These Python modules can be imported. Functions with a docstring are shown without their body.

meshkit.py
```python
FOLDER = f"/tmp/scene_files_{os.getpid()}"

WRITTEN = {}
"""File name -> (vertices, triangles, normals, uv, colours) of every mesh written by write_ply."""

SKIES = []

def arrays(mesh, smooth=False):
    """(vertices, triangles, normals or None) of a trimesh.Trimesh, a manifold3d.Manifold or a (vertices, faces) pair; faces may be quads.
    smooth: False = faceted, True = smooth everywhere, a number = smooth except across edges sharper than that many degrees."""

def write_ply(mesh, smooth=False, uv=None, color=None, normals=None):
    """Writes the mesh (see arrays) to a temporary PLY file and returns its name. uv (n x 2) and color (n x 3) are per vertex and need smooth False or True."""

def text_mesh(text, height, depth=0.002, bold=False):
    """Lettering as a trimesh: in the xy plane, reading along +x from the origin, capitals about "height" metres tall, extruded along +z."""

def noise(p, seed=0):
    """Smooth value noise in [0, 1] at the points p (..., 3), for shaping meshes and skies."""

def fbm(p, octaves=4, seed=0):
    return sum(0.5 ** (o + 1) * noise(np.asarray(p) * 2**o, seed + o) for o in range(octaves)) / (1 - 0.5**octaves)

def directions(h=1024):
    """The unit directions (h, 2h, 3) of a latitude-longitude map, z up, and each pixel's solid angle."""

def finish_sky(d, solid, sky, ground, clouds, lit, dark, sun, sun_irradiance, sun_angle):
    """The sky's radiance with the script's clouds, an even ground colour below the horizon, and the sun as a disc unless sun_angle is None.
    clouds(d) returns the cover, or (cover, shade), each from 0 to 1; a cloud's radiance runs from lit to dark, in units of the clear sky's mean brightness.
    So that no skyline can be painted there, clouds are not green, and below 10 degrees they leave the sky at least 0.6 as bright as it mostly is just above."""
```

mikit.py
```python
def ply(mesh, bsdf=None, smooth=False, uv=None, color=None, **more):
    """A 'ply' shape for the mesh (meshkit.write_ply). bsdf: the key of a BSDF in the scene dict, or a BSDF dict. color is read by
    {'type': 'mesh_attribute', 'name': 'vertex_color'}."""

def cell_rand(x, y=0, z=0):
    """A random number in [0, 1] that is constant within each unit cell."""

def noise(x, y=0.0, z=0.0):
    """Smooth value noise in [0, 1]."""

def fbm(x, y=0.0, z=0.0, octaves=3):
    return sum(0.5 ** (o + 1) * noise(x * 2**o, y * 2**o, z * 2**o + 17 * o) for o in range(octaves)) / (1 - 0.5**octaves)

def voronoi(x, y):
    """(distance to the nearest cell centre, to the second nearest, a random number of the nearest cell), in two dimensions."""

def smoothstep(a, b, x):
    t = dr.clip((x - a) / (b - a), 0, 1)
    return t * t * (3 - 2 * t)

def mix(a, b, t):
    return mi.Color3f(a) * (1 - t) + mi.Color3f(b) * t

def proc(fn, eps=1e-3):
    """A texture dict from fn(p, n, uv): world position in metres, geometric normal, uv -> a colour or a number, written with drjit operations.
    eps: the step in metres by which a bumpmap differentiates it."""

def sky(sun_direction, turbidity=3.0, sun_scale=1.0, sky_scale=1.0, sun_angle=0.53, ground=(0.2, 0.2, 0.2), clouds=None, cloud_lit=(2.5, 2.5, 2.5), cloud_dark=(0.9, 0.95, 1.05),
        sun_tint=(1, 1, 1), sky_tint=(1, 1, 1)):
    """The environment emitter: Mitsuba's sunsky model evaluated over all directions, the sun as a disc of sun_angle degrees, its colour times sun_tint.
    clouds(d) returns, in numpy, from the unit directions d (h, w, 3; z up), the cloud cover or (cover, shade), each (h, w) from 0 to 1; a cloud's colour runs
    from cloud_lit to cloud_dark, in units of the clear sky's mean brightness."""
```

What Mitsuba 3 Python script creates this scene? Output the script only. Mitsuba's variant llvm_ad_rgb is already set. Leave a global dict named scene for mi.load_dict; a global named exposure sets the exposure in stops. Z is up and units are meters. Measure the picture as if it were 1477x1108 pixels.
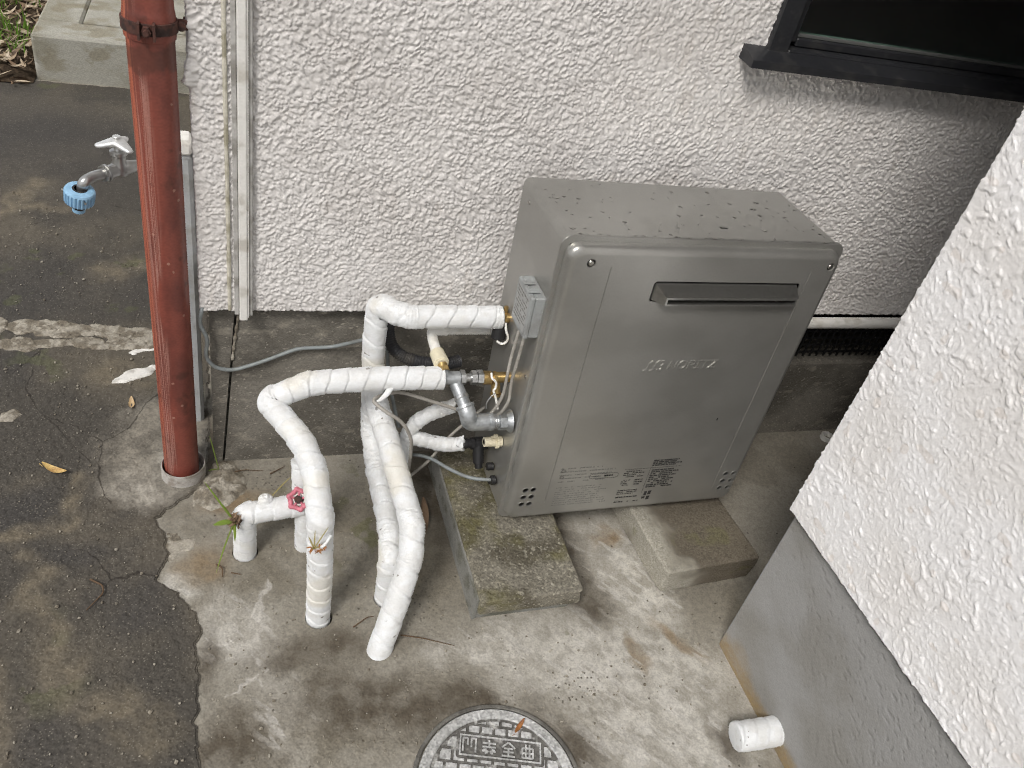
import math, random
import numpy as np, trimesh, manifold3d as m3, shapely
from shapely.geometry import Polygon, Point, LineString
import drjit as dr
import mitsuba as mi
import mikit, meshkit
from mikit import proc, noise, fbm, voronoi, smoothstep, mix

T = mi.ScalarTransform4f
rng = np.random.default_rng(7)
random.seed(7)
scene = {'type': 'scene'}
labels = {}

# ------------------------------------------------------------------ camera, sky, exposure
exposure = 2.8
CAM = np.array([0.03546, -1.18296, 1.17596])
FWD = np.array([0.33331, 0.72542, -0.60222])
UP = np.array([0.02332, 0.63221, 0.77445])
scene['camera'] = {'type': 'perspective', 'fov': 64.72, 'fov_axis': 'x', 'near_clip': 0.02, 'far_clip': 300.0,
                   'to_world': T().look_at(origin=CAM.tolist(), target=(CAM + FWD).tolist(), up=UP.tolist()),
                   'film': {'type': 'hdrfilm', 'width': 1024, 'height': 768, 'rfilter': {'type': 'gaussian'}},
                   'sampler': {'type': 'independent', 'sample_count': 64}}
scene['sky'] = mikit.sky((-0.47, -0.50, 0.73), turbidity=3, sun_scale=0.3, sun_angle=18, clouds=lambda d: 1.0, cloud_lit=(1.12, 1.13, 1.17), sun_tint=(.855, .985, 1.25))

# ------------------------------------------------------------------ helpers
used = {}
def key_for(name, parent=None):
    base = (parent + '__' if parent else '') + name
    n = used.get(base, 0); used[base] = n + 1
    return base if n == 0 else '%s_%03d' % (base, n)

def obj(name, mesh, bsdf, parent=None, smooth=30, **lab):
    k = key_for(name, parent)
    if isinstance(mesh, trimesh.Trimesh) and mesh.volume < 0 and mesh.is_watertight: mesh = mesh.copy(); mesh.invert()
    scene[k] = mikit.ply(mesh, 'material_' + bsdf, smooth=smooth)
    if lab: labels[k] = lab
    return k

def thing(name, label, category, group=None):
    k = key_for(name)
    labels[k] = {'label': label, 'category': category}
    if group: labels[k]['group'] = group
    return k

def part(name, mesh, bsdf, parent, smooth=30, label=None):
    k = obj(name, mesh, bsdf, parent, smooth)
    if label: labels[k] = {'label': label}
    return k

def cat(*ms): return trimesh.util.concatenate([m for m in ms if m is not None])

def box(x0, x1, y0, y1, z0, z1, ch=0.0):
    if ch <= 0:
        b = trimesh.creation.box((x1 - x0, y1 - y0, z1 - z0)); b.apply_translation(((x0 + x1) / 2, (y0 + y1) / 2, (z0 + z1) / 2)); return b
    c = []
    for X in (x0, x1):
        for Y in (y0, y1):
            for Z in (z0, z1):
                sx, sy, sz = (ch if X == x0 else -ch), (ch if Y == y0 else -ch), (ch if Z == z0 else -ch)
                c += [(X + sx, Y + sy, Z), (X + sx, Y, Z + sz), (X, Y + sy, Z + sz)]
    return trimesh.convex.convex_hull(np.array(c))

def smooth_path(pts, bend, step):
    pts = np.asarray(pts, float); out = [pts[0]]
    for i in range(1, len(pts) - 1):
        a, b, c = pts[i - 1], pts[i], pts[i + 1]
        la, lc = np.linalg.norm(a - b), np.linalg.norm(c - b)
        d = min(bend, la * 0.48, lc * 0.48)
        p, q = b + (a - b) / la * d, b + (c - b) / lc * d
        for t in np.linspace(0, 1, 10): out.append((1 - t) ** 2 * p + 2 * t * (1 - t) * b + t * t * q)
    out.append(pts[-1]); out = np.array(out)
    s = np.r_[0, np.cumsum(np.linalg.norm(np.diff(out, axis=0), axis=1))]
    keep = np.r_[True, np.diff(s) > 1e-6]; out, s = out[keep], s[keep]
    n = max(3, int(s[-1] / step) + 1); q = np.linspace(0, s[-1], n)
    return np.stack([np.interp(q, s, out[:, k]) for k in range(3)], 1), q

def sweep(pts, r, seg=16, bend=0.02, step=0.004, rfun=None, cap=True, jitter=None):
    P, s = smooth_path(pts, bend, step)
    tan = np.gradient(P, axis=0); tan /= np.linalg.norm(tan, axis=1, keepdims=True)
    ref = np.array([0, 0, 1.0]) if abs(tan[0][2]) < 0.9 else np.array([1.0, 0, 0])
    n = np.cross(tan[0], ref); n /= np.linalg.norm(n); N = []
    for t in tan:
        n = n - t * np.dot(n, t); n /= np.linalg.norm(n); N.append(n)
    N = np.array(N); B = np.cross(tan, N)
    th = np.arange(seg) / seg * 2 * np.pi
    cur = np.linalg.norm(np.gradient(tan, axis=0), axis=1) / max(s[1] - s[0], 1e-9)
    S, TH = np.meshgrid(s, th, indexing='ij')
    RR = np.full(S.shape, float(r)) if not callable(r) else np.repeat(r(s)[:, None], seg, 1)
    if rfun is not None: RR = RR + rfun(S, TH, np.repeat(cur[:, None], seg, 1))
    V = P[:, None] + RR[..., None] * (np.cos(TH)[..., None] * N[:, None] + np.sin(TH)[..., None] * B[:, None])
    m = len(s); V = V.reshape(-1, 3)
    i = np.arange(m - 1)[:, None] * seg; j = np.arange(seg)[None]; j2 = (j + 1) % seg
    F = np.stack([i + j, i + j2, i + seg + j2, i + seg + j], -1).reshape(-1, 4)
    F = np.vstack([F[:, [0, 1, 2]], F[:, [0, 2, 3]]])
    if cap:
        a, b = len(V), len(V) + 1
        V = np.vstack([V, P[0] + 0, P[-1] + 0]); k = np.arange(seg); k2 = (k + 1) % seg
        F = np.vstack([F, np.stack([np.full(seg, a), k2, k], 1), np.stack([np.full(seg, b), (m - 1) * seg + k, (m - 1) * seg + k2], 1)])
    mesh = trimesh.Trimesh(V, F, process=False)
    return mesh

def cyl(p0, p1, r, r2=None, seg=20, ch=0.0):
    p0, p1 = np.array(p0, float), np.array(p1, float); r2 = r if r2 is None else r2
    L = np.linalg.norm(p1 - p0); t = (p1 - p0) / L
    prof = [(0, 0), (r - ch, 0), (r, ch), (r2, L - ch), (r2 - ch, L), (0, L)] if ch > 0 else [(0, 0), (r, 0), (r2, L), (0, L)]
    return lathe(prof, p0, t, seg)

def frame_of(t):
    t = np.array(t, float); t /= np.linalg.norm(t)
    a = np.array([0, 0, 1.0]) if abs(t[2]) < 0.9 else np.array([1.0, 0, 0])
    n = np.cross(a, t); n /= np.linalg.norm(n)
    return n, np.cross(t, n), t

def lathe(prof, origin=(0, 0, 0), axis=(0, 0, 1), seg=32, ripple=None):
    n, b, t = frame_of(axis); prof = np.array(prof, float)
    th = np.arange(seg) / seg * 2 * np.pi
    R, TH = np.meshgrid(prof[:, 0], th, indexing='ij'); Z = np.repeat(prof[:, 1][:, None], seg, 1)
    if ripple is not None: R = R * (1 + ripple(TH, Z))
    V = (np.array(origin) + R[..., None] * (np.cos(TH)[..., None] * n + np.sin(TH)[..., None] * b) + Z[..., None] * t).reshape(-1, 3)
    i = np.arange(len(prof) - 1)[:, None] * seg; j = np.arange(seg)[None]; j2 = (j + 1) % seg
    F = np.stack([i + j, i + j2, i + seg + j2, i + seg + j], -1).reshape(-1, 4)
    F = np.vstack([F[:, [0, 1, 2]], F[:, [0, 2, 3]]])
    m = trimesh.Trimesh(V, F, process=True); m.update_faces(m.nondegenerate_faces())
    if m.volume < 0: m.invert()
    return m

def torus(center, axis, R, r, seg=40, sub=12):
    th = np.linspace(0, 2 * np.pi, sub, endpoint=False)
    prof = [(R + r * np.cos(a), r * np.sin(a)) for a in th]; prof.append(prof[0])
    return lathe(prof, center, axis, seg)

def extrude(poly, h):
    geoms = getattr(poly, 'geoms', [poly])
    return cat(*[trimesh.creation.extrude_polygon(g, h, engine='earcut') for g in geoms if g.area > 1e-9])

def placed(mesh, origin, xa, ya, za):
    M = np.eye(4); M[:3, 0], M[:3, 1], M[:3, 2], M[:3, 3] = xa, ya, za, origin
    m = mesh.copy(); m.apply_transform(M); return m

def to_m3(mesh):
    mesh = mesh.copy(); mesh.merge_vertices()
    return m3.Manifold(m3.Mesh(np.asarray(mesh.vertices, np.float32), np.asarray(mesh.faces, np.uint32)))
def from_m3(m):
    q = m.to_mesh(); return trimesh.Trimesh(q.vert_properties[:, :3].astype(float), q.tri_verts, process=False)

def rag(poly_pts, amp, freq, seed=0, step=0.004, closed=True):
    """An irregular outline: the polygon resampled and pushed about by noise."""
    p = np.array(poly_pts, float); q = np.vstack([p, p[:1]])
    s = np.r_[0, np.cumsum(np.linalg.norm(np.diff(q, axis=0), axis=1))]
    u = np.arange(0, s[-1], step)
    v = np.stack([np.interp(u, s, q[:, k]) for k in range(2)], 1)
    P3 = np.c_[v * freq, np.full(len(v), seed * 3.7)]
    d = np.stack([meshkit.fbm(P3, 4, seed) - .5, meshkit.fbm(P3 + 31.7, 4, seed + 9) - .5], 1) * 2 * amp
    g = Polygon(v + d).buffer(0)
    return max(g.geoms, key=lambda x: x.area) if hasattr(g, 'geoms') else g

def lump(poly, h, seed, zb=0.0, res=.003, fr=90, edge=.012):
    """A low irregular heap of mortar on the ground inside the outline."""
    x0, y0, x1, y1 = poly.bounds
    xs, ys = np.arange(x0, x1 + res, res), np.arange(y0, y1 + res, res)
    X, Y = np.meshgrid(xs, ys, indexing='ij')
    P = shapely.points(X, Y); inside = shapely.contains(poly, P); d = shapely.distance(P, poly.exterior)
    t = np.clip(d / edge, 0, 1) * inside
    n = meshkit.fbm(np.stack([X * fr, Y * fr, X * 0 + seed], -1), 4, seed); n2 = meshkit.fbm(np.stack([X * fr * .25, Y * fr * .25, X * 0 + seed], -1), 3, seed + 4)
    Z = zb - .003 + t ** .6 * h * (.35 + .9 * n2 + .5 * (n - .5)) + .002 * inside
    idx = np.arange(X.size).reshape(X.shape)
    q = np.stack([idx[:-1, :-1], idx[1:, :-1], idx[1:, 1:], idx[:-1, 1:]], -1)
    k = inside[:-1, :-1] | inside[1:, 1:] | inside[1:, :-1] | inside[:-1, 1:]
    q = q[k]; F = np.vstack([q[:, [0, 1, 2]], q[:, [0, 2, 3]]])
    m = trimesh.Trimesh(np.stack([X, Y, Z], -1).reshape(-1, 3), F, process=False); m.remove_unreferenced_vertices(); return m

# ------------------------------------------------------------------ materials
def principled(base, rough=0.6, metallic=0.0, spec=0.5, **more):
    b = base if isinstance(base, dict) else {'type': 'rgb', 'value': list(base)}
    rr = rough if isinstance(rough, dict) else float(rough)
    return {'type': 'principled', 'base_color': b, 'roughness': rr, 'metallic': float(metallic), 'specular': float(spec), **more}
def twosided(b): return {'type': 'twosided', 'bsdf': b}
def bump(b, fn, scale, eps=1e-3): return {'type': 'bumpmap', 'arbitrary': proc(fn, eps), 'scale': float(scale), 'bsdf': b}
C = mi.Color3f

def grime(base, dirt, scale=18.0, lo=0.5, hi=0.75, amount=0.7, grain=0.12, gscale=400.0):
    """Base colour with dirt in patches and a fine grain."""
    def fn(p, n, uv):
        a = fbm(p.x * scale + 3.1, p.y * scale, p.z * scale, 4)
        g = noise(p.x * gscale, p.y * gscale, p.z * gscale)
        return mix(base, dirt, smoothstep(lo, hi, a) * amount) * (1 - grain + 2 * grain * g)
    return proc(fn)

def stucco_fn(p, n, uv):
    a = fbm(p.x * 9 + 5, p.y * 9, p.z * 9, 4)
    g = noise(p.x * 330, p.y * 330, p.z * 330)
    s = fbm(p.x * 60, p.y * 60, p.z * 14, 3)
    c = mix((.63, .615, .60), (.585, .567, .55), smoothstep(.4, .7, a))
    return mix(c, (.42, .38, .34), smoothstep(.64, .80, s) * .25) * (.93 + .14 * g)
scene['material_stucco_grey'] = principled(proc(stucco_fn), .85, 0, .25)

def stucco2_fn(p, n, uv):
    a = fbm(p.x * 7 + 5, p.y * 7, p.z * 7, 4); g = noise(p.x * 420, p.y * 420, p.z * 420)
    sp = smoothstep(.80, .86, noise(p.x * 55 + 9, p.y * 55, p.z * 55))
    c = mix((.79, .79, .795), (.74, .73, .72), smoothstep(.4, .7, a))
    return mix(c, (.55, .45, .36), sp * .22) * (.95 + .1 * g)
scene['material_stucco_white'] = principled(proc(stucco2_fn), .8, 0, .3)

def mortar_bump(p, n, uv):
    return noise(p.x * 380, p.y * 380, p.z * 380) * .6 + noise(p.x * 150, p.y * 150, p.z * 150)

def found_fn(p, n, uv):
    a = fbm(p.x * 12, p.y * 12, p.z * 12, 4); b = fbm(p.x * 30 + 7, p.y * 30, p.z * 45, 4)
    g = noise(p.x * 420, p.y * 420, p.z * 420)
    c = mix((.185, .173, .150), (.110, .102, .087), smoothstep(.35, .65, a))
    c = mix(c, (.27, .25, .21), smoothstep(.6, .75, b) * .6)
    pits = smoothstep(.66, .80, fbm(p.x * 190 + p.z * 60, p.y * 210, p.z * 200 - p.x * 70, 2))
    c = mix(c, (.40, .37, .32), pits * .5)
    return c * (.7 + .6 * g)
scene['material_foundation_mortar'] = bump(principled(proc(found_fn), .9, 0, .25), mortar_bump, .0012)

def found2_fn(p, n, uv):
    a = fbm(p.x * 9, p.y * 9, p.z * 9, 4); g = noise(p.x * 500, p.y * 500, p.z * 500)
    st = fbm(p.x * 14 + 3, p.y * 14, p.z * 22, 4)
    c = mix((.285, .285, .28), (.235, .230, .215), smoothstep(.35, .65, a))
    splash = smoothstep(.065, .0, p.z + (st - .5) * .10)
    sp2 = noise(p.x * 260, p.y * 260, p.z * 260)
    c = mix(c, (.27, .185, .075), splash * (.45 + .5 * sp2))
    return c * (.86 + .28 * g)
scene['material_foundation_smooth'] = bump(principled(proc(found2_fn), .75, 0, .3), lambda p, n, uv: noise(p.x * 500, p.y * 500, p.z * 500) + 2.5 * fbm(p.y * 9 + p.z * 6, p.z * 40 - p.y * 14, p.x * 9, 3) + 2.0 * smoothstep(.80, .70, noise(p.x * 160, p.y * 160, p.z * 160)), .0006)

def turned(p, s):
    return (p.x * .8 + p.y * .6) * s, (p.y * .8 - p.x * .6) * s
def dots(p, s, r0, r1, keep):
    d, _, w = voronoi(*turned(p, s))
    return smoothstep(r1, r0, d) * dr.select(w < keep, 1.0, 0.0)
def seg_dist(x, y, pts):
    d = mi.Float(9.0)
    for (ax, ay), (bx, by) in zip(pts[:-1], pts[1:]):
        vx, vy = bx - ax, by - ay
        t = dr.clip(((x - ax) * vx + (y - ay) * vy) / (vx * vx + vy * vy), 0, 1)
        d = dr.minimum(d, dr.square(x - ax - t * vx) + dr.square(y - ay - t * vy))
    return dr.sqrt(d)

def blob(x, y, cx, cy, rx, ry, soft=.6, ang=0.0):
    ca, sa = math.cos(ang), math.sin(ang)
    u = ((x - cx) * ca + (y - cy) * sa) / rx; v = (-(x - cx) * sa + (y - cy) * ca) / ry
    return smoothstep(1 + soft, 1 - soft, dr.sqrt(u * u + v * v))

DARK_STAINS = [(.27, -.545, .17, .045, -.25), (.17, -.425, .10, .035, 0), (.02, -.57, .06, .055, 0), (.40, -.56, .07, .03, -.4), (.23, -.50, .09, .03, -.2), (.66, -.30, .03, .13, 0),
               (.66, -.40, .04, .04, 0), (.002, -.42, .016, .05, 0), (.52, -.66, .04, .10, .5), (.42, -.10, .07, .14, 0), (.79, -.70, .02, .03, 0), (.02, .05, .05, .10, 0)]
GREY_STAINS = [(.16, -.27, .16, .09, 0), (.36, -.30, .07, .12, 0), (.20, -.15, .20, .05, 0), (.16, -.55, .20, .08, 0), (-.02, -.12, .05, .06, 0), (1.0, -.44, .10, .05, 0)]
BROWN_STAINS = [(-.015, -.235, .04, .04, .3), (.79, -.50, .05, .014, -1.0), (.70, -.52, .012, .03, 0), (.745, -.26, .03, .025, 0), (.05, -.10, .05, .03, 0)]
PALE_MARKS = [(.04, -.36, .05, .07, .2), (.66, -.54, .24, .10, -.35), (.75, -.36, .07, .14, .2), (.44, -.475, .11, .03, -.1), (.10, -.53, .04, .08, .2), (.70, -.66, .16, .10, 0), (-.055, -.285, .03, .03, .6), (-.13, .05, .05, .14, 0)]
LINES = [[(.088, -.28), (.078, -.322), (.060, -.350), (.035, -.380), (.015, -.383), (-.001, -.371)], [(.080, -.30), (.079, -.36), (.077, -.427)], [(.085, -.44), (.055, -.465), (.023, -.482)], [(.78, -.33), (.82, -.42), (.86, -.48)], [(.63, -.45), (.64, -.53), (.66, -.64)]]
def concrete_fn(p, n, uv):
    x = p.x + (fbm(p.x * 20, p.y * 20, 0, 4) - .5) * .055; y = p.y + (fbm(p.x * 20 + 40, p.y * 20, 0, 4) - .5) * .055
    u, v = turned(p, 1.0)
    a = fbm(u * 9 + 1, v * 9, 0, 5); b = fbm(u * 42, v * 42 + 8, 0, 4); sc = fbm(u * 85 + 3, v * 24, 1, 3)
    g = noise(u * 460, v * 460, 3); g2 = fbm(u * 170, v * 170, 5, 2)
    d = mi.Float(0.0); br = mi.Float(0.0); pl = mi.Float(0.0); gy = mi.Float(0.0)
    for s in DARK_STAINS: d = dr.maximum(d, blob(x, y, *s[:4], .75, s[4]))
    for s in GREY_STAINS: gy = dr.maximum(gy, blob(x, y, *s[:4], .75, s[4]))
    for s in BROWN_STAINS: br = dr.maximum(br, blob(x, y, *s[:4], .75, s[4]))
    for s in PALE_MARKS: pl = dr.maximum(pl, blob(x, y, *s[:4], .6, s[4]))
    c = mix((.275, .258, .220), (.215, .198, .163), smoothstep(.36, .66, a))
    c = mix(c, (.455, .438, .395), pl * (.45 + .75 * smoothstep(.30, .66, b)) * .85)
    c = mix(c, (.165, .148, .115), gy * (.45 + .55 * smoothstep(.3, .65, b)) * .85)
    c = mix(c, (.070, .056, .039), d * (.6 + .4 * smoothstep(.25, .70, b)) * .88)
    c = mix(c, (.215, .150, .080), br * (.35 + .6 * b))
    c = mix(c, (.50, .485, .45), smoothstep(.60, .74, sc) * pl * .5)
    k = mi.Float(9.0)
    for q in LINES: k = dr.minimum(k, seg_dist(x, y, q))
    c = mix(c, (.54, .52, .48), smoothstep(.0055, .0004, k + (g2 - .5) * .005) * .5 * smoothstep(.40, .56, fbm(u * 30 + 2, v * 30, 6, 3)))
    sp = dots(p, 120, .15, .28, .40) * (blob(x, y, .575, -.555, .05, .035, .5) + blob(x, y, .33, -.33, .05, .10, .6) * .7 + blob(x, y, .12, -.04, .10, .04, .6) * .8) + dots(p, 41, .04, .12, .07)
    c = mix(c, (.062, .052, .037), dr.clip(sp, 0, 1) * .8)
    moss = smoothstep(.58, .68, fbm(u * 30 + 9, v * 30, 4, 4)) * (blob(x, y, .28, -.22, .06, .10, .8) + blob(x, y, .60, -.45, .03, .02, .8) + blob(x, y, .22, -.06, .10, .04, .8))
    c = mix(c, (.13, .132, .055), dr.clip(moss, 0, 1) * .6)
    return c * (.72 + .30 * g + .26 * g2)
scene['material_concrete'] = bump(principled(proc(concrete_fn), .8, 0, .35), lambda p, n, uv: noise(p.x * 420, p.y * 420) + 1.2 * fbm(p.x * 130 + p.y * 60, p.y * 130 - p.x * 60, 0, 2), .0011)

CRACKS = [[(-.165, -.075), (-.192, -.01), (-.19, .085), (-.15, .12), (-.12, .195), (-.09, .24)], [(-.375, .30), (-.335, .385), (-.30, .43)], [(-.335, .385), (-.345, .25), (-.30, .17), (-.225, .06), (-.196, .02)],
          [(-.19, -.18), (-.15, -.245), (-.11, -.235), (-.08, -.25)], [(-.15, -.245), (-.17, -.31)], [(-.30, .17), (-.24, .13), (-.19, .085)], [(-.45, .9), (-.28, 1.05), (-.12, 1.0)]]
A_DARK = [(.0, .10, .022, .16, 0), (-.22, -.53, .09, .05, 0), (-.31, -.08, .05, .05, 0), (-.45, .62, .30, .16, 0), (-.13, .60, .12, .10, 0), (-.11, -.29, .05, .07, 0), (-.20, -.20, .06, .03, 0), (-.50, 1.45, .35, .30, 0), (-.36, .36, .05, .08, 0)]
BANDS = [([(-.27, -.20), (-.255, -.26), (-.225, -.37), (-.19, -.45), (-.13, -.49), (-.05, -.53)], .028), ([(-.36, -.13), (-.28, -.145), (-.235, -.11), (-.215, -.03)], .025), ([(-.52, .95), (-.44, 1.15)], .035), ([(-.46, 1.02), (-.35, 1.012)], .028), ([(-.30, -.40), (-.27, -.60)], .03), ([(-.24, .70), (-.15, .74)], .05), ([(-.20, .30), (-.12, .27)], .05)]
def asphalt_fn(p, n, uv):
    x = p.x + (fbm(p.x * 18, p.y * 18, 0, 4) - .5) * .07; y = p.y + (fbm(p.x * 18 + 40, p.y * 18, 0, 4) - .5) * .07
    u, v = turned(p, 1.0)
    a = fbm(u * 6 + 11, v * 6, 0, 5); b = fbm(u * 36, v * 36 + 8, 0, 4)
    g = noise(u * 400, v * 400, 3); g2 = fbm(u * 150, v * 150, 5, 2)
    d = mi.Float(0.0); pl = mi.Float(0.0)
    for s in A_DARK: d = dr.maximum(d, blob(x, y, *s[:4], .8, s[4]))
    for q, w in BANDS: pl = dr.maximum(pl, smoothstep(w * 1.35, 0, seg_dist(x, y, q)))
    c = mix((.100, .088, .069), (.064, .058, .049), smoothstep(.36, .64, a))
    pt = dr.maximum(blob(x, y, -.085, .075, .095, .145, .35, -.35), blob(x, y, -.115, -.045, .065, .045, .4, -.4))
    c = mix(c, (.050, .047, .044), d * .75)
    c = mix(c, mix((.36, .34, .295), (.22, .20, .165), smoothstep(.3, .7, a)), pt * (.55 + .45 * smoothstep(.3, .6, b)))
    c = mix(c, (.165, .140, .100), pl * (.35 + .65 * smoothstep(.25, .75, b)) * .85)
    ag = dots(p, 230, .16, .32, .20) * (.3 + .7 * b)
    c = mix(c, (.25, .23, .185), ag * .55)
    k = mi.Float(9.0)
    for q in CRACKS: k = dr.minimum(k, seg_dist(p.x + (b - .5) * .012, p.y + (fbm(u * 50 + 5, v * 50, 3, 3) - .5) * .014, q))
    c = mix(c, (.022, .018, .014), smoothstep(.0020, .0004, k + (b - .5) * .0045) * .65)
    moss = smoothstep(.64, .72, fbm(u * 20 + 9, v * 20, 4, 4)) * smoothstep(.52, .64, fbm(p.x * 3, p.y * 3 + 3, 9, 3))
    c = mix(c, (.09, .10, .045), moss * .4)
    return c * (.66 + .34 * g + .34 * g2)
scene['material_asphalt'] = bump(principled(proc(asphalt_fn), .85, 0, .35), lambda p, n, uv: noise(p.x * 330, p.y * 330) + 1.2 * noise(p.x * 130, p.y * 130) + 2 * fbm(p.x * 30, p.y * 30, 0, 3), .0014)

def block_fn(p, n, uv):
    a = fbm(p.x * 16, p.y * 16, p.z * 16, 4); b = fbm(p.x * 55, p.y * 55, p.z * 55, 3); g = noise(p.x * 420, p.y * 420, p.z * 420)
    gr = fbm(*turned(p, 230), p.z * 230, 2)
    c = mix((.185, .172, .140), (.105, .095, .072), smoothstep(.4, .62, a))
    c = mix(c, (.36, .34, .28), smoothstep(.58, .74, gr) * .55)
    mo = smoothstep(.44, .62, fbm(p.x * 12 + 5.3, p.y * 12 + 2.0, p.z * 12, 4))
    c = mix(c, (.128, .118, .052), mo * (.3 + .6 * smoothstep(.3, .65, b)) * .75)
    return c * (.62 + .76 * g)
scene['material_block_concrete'] = bump(principled(proc(block_fn), .92, 0, .2), lambda p, n, uv: noise(p.x * 300, p.y * 300, p.z * 300) + noise(p.x * 150, p.y * 150, p.z * 150), .0018)

def block2_fn(p, n, uv):
    a = fbm(p.x * 13 + .6, p.y * 13 + 4.4, p.z * 13, 4); g = noise(p.x * 420, p.y * 420, p.z * 420)
    wet = smoothstep(-.035, .04, (p.x - .845) + (a - .5) * .20 + (g - .5) * .03)
    c = mix((.31, .295, .25), (.120, .104, .080), wet)
    c = mix(c, (.12, .12, .045), smoothstep(.62, .75, fbm(p.x * 22, p.y * 22, p.z * 30, 3)) * .35)
    return c * (.66 + .68 * g)
scene['material_block_concrete_damp'] = bump(principled(proc(block2_fn), .9, 0, .2), lambda p, n, uv: noise(p.x * 300, p.y * 300, p.z * 300) + noise(p.x * 150, p.y * 150, p.z * 150), .0014)

def step_fn(p, n, uv):
    a = fbm(p.x * 5, p.y * 5, p.z * 9, 5); b = fbm(p.x * 14 + 4, p.y * 14, p.z * 20, 4); g = noise(p.x * 300, p.y * 300, p.z * 300)
    c = mix((.33, .325, .285), (.24, .23, .185), smoothstep(.4, .62, a))
    c = mix(c, (.175, .15, .095), smoothstep(.5, .7, b) * .55)
    c = mix(c, (.45, .44, .40), smoothstep(.68, .78, fbm(p.x * 22, p.y * 22, p.z * 22 + 5, 3)) * .6)
    return c * (.82 + .36 * g)
scene['material_step_concrete'] = bump(principled(proc(step_fn), .85, 0, .3), mortar_bump, .0008)
scene['material_side_mortar'] = bump(principled(grime((.20, .20, .185), (.10, .10, .075), 35, .4, .68, .8, .2), .85, 0, .25), mortar_bump, .0012)
scene['material_pale_mortar'] = bump(principled(grime((.34, .315, .265), (.15, .13, .10), 55, .38, .62, .9, .3), .9, 0, .2), mortar_bump, .0016)
scene['material_white_splash'] = principled(grime((.72, .71, .67), (.42, .40, .36), 60, .45, .7, .8, .1), .7, 0, .3)

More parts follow.
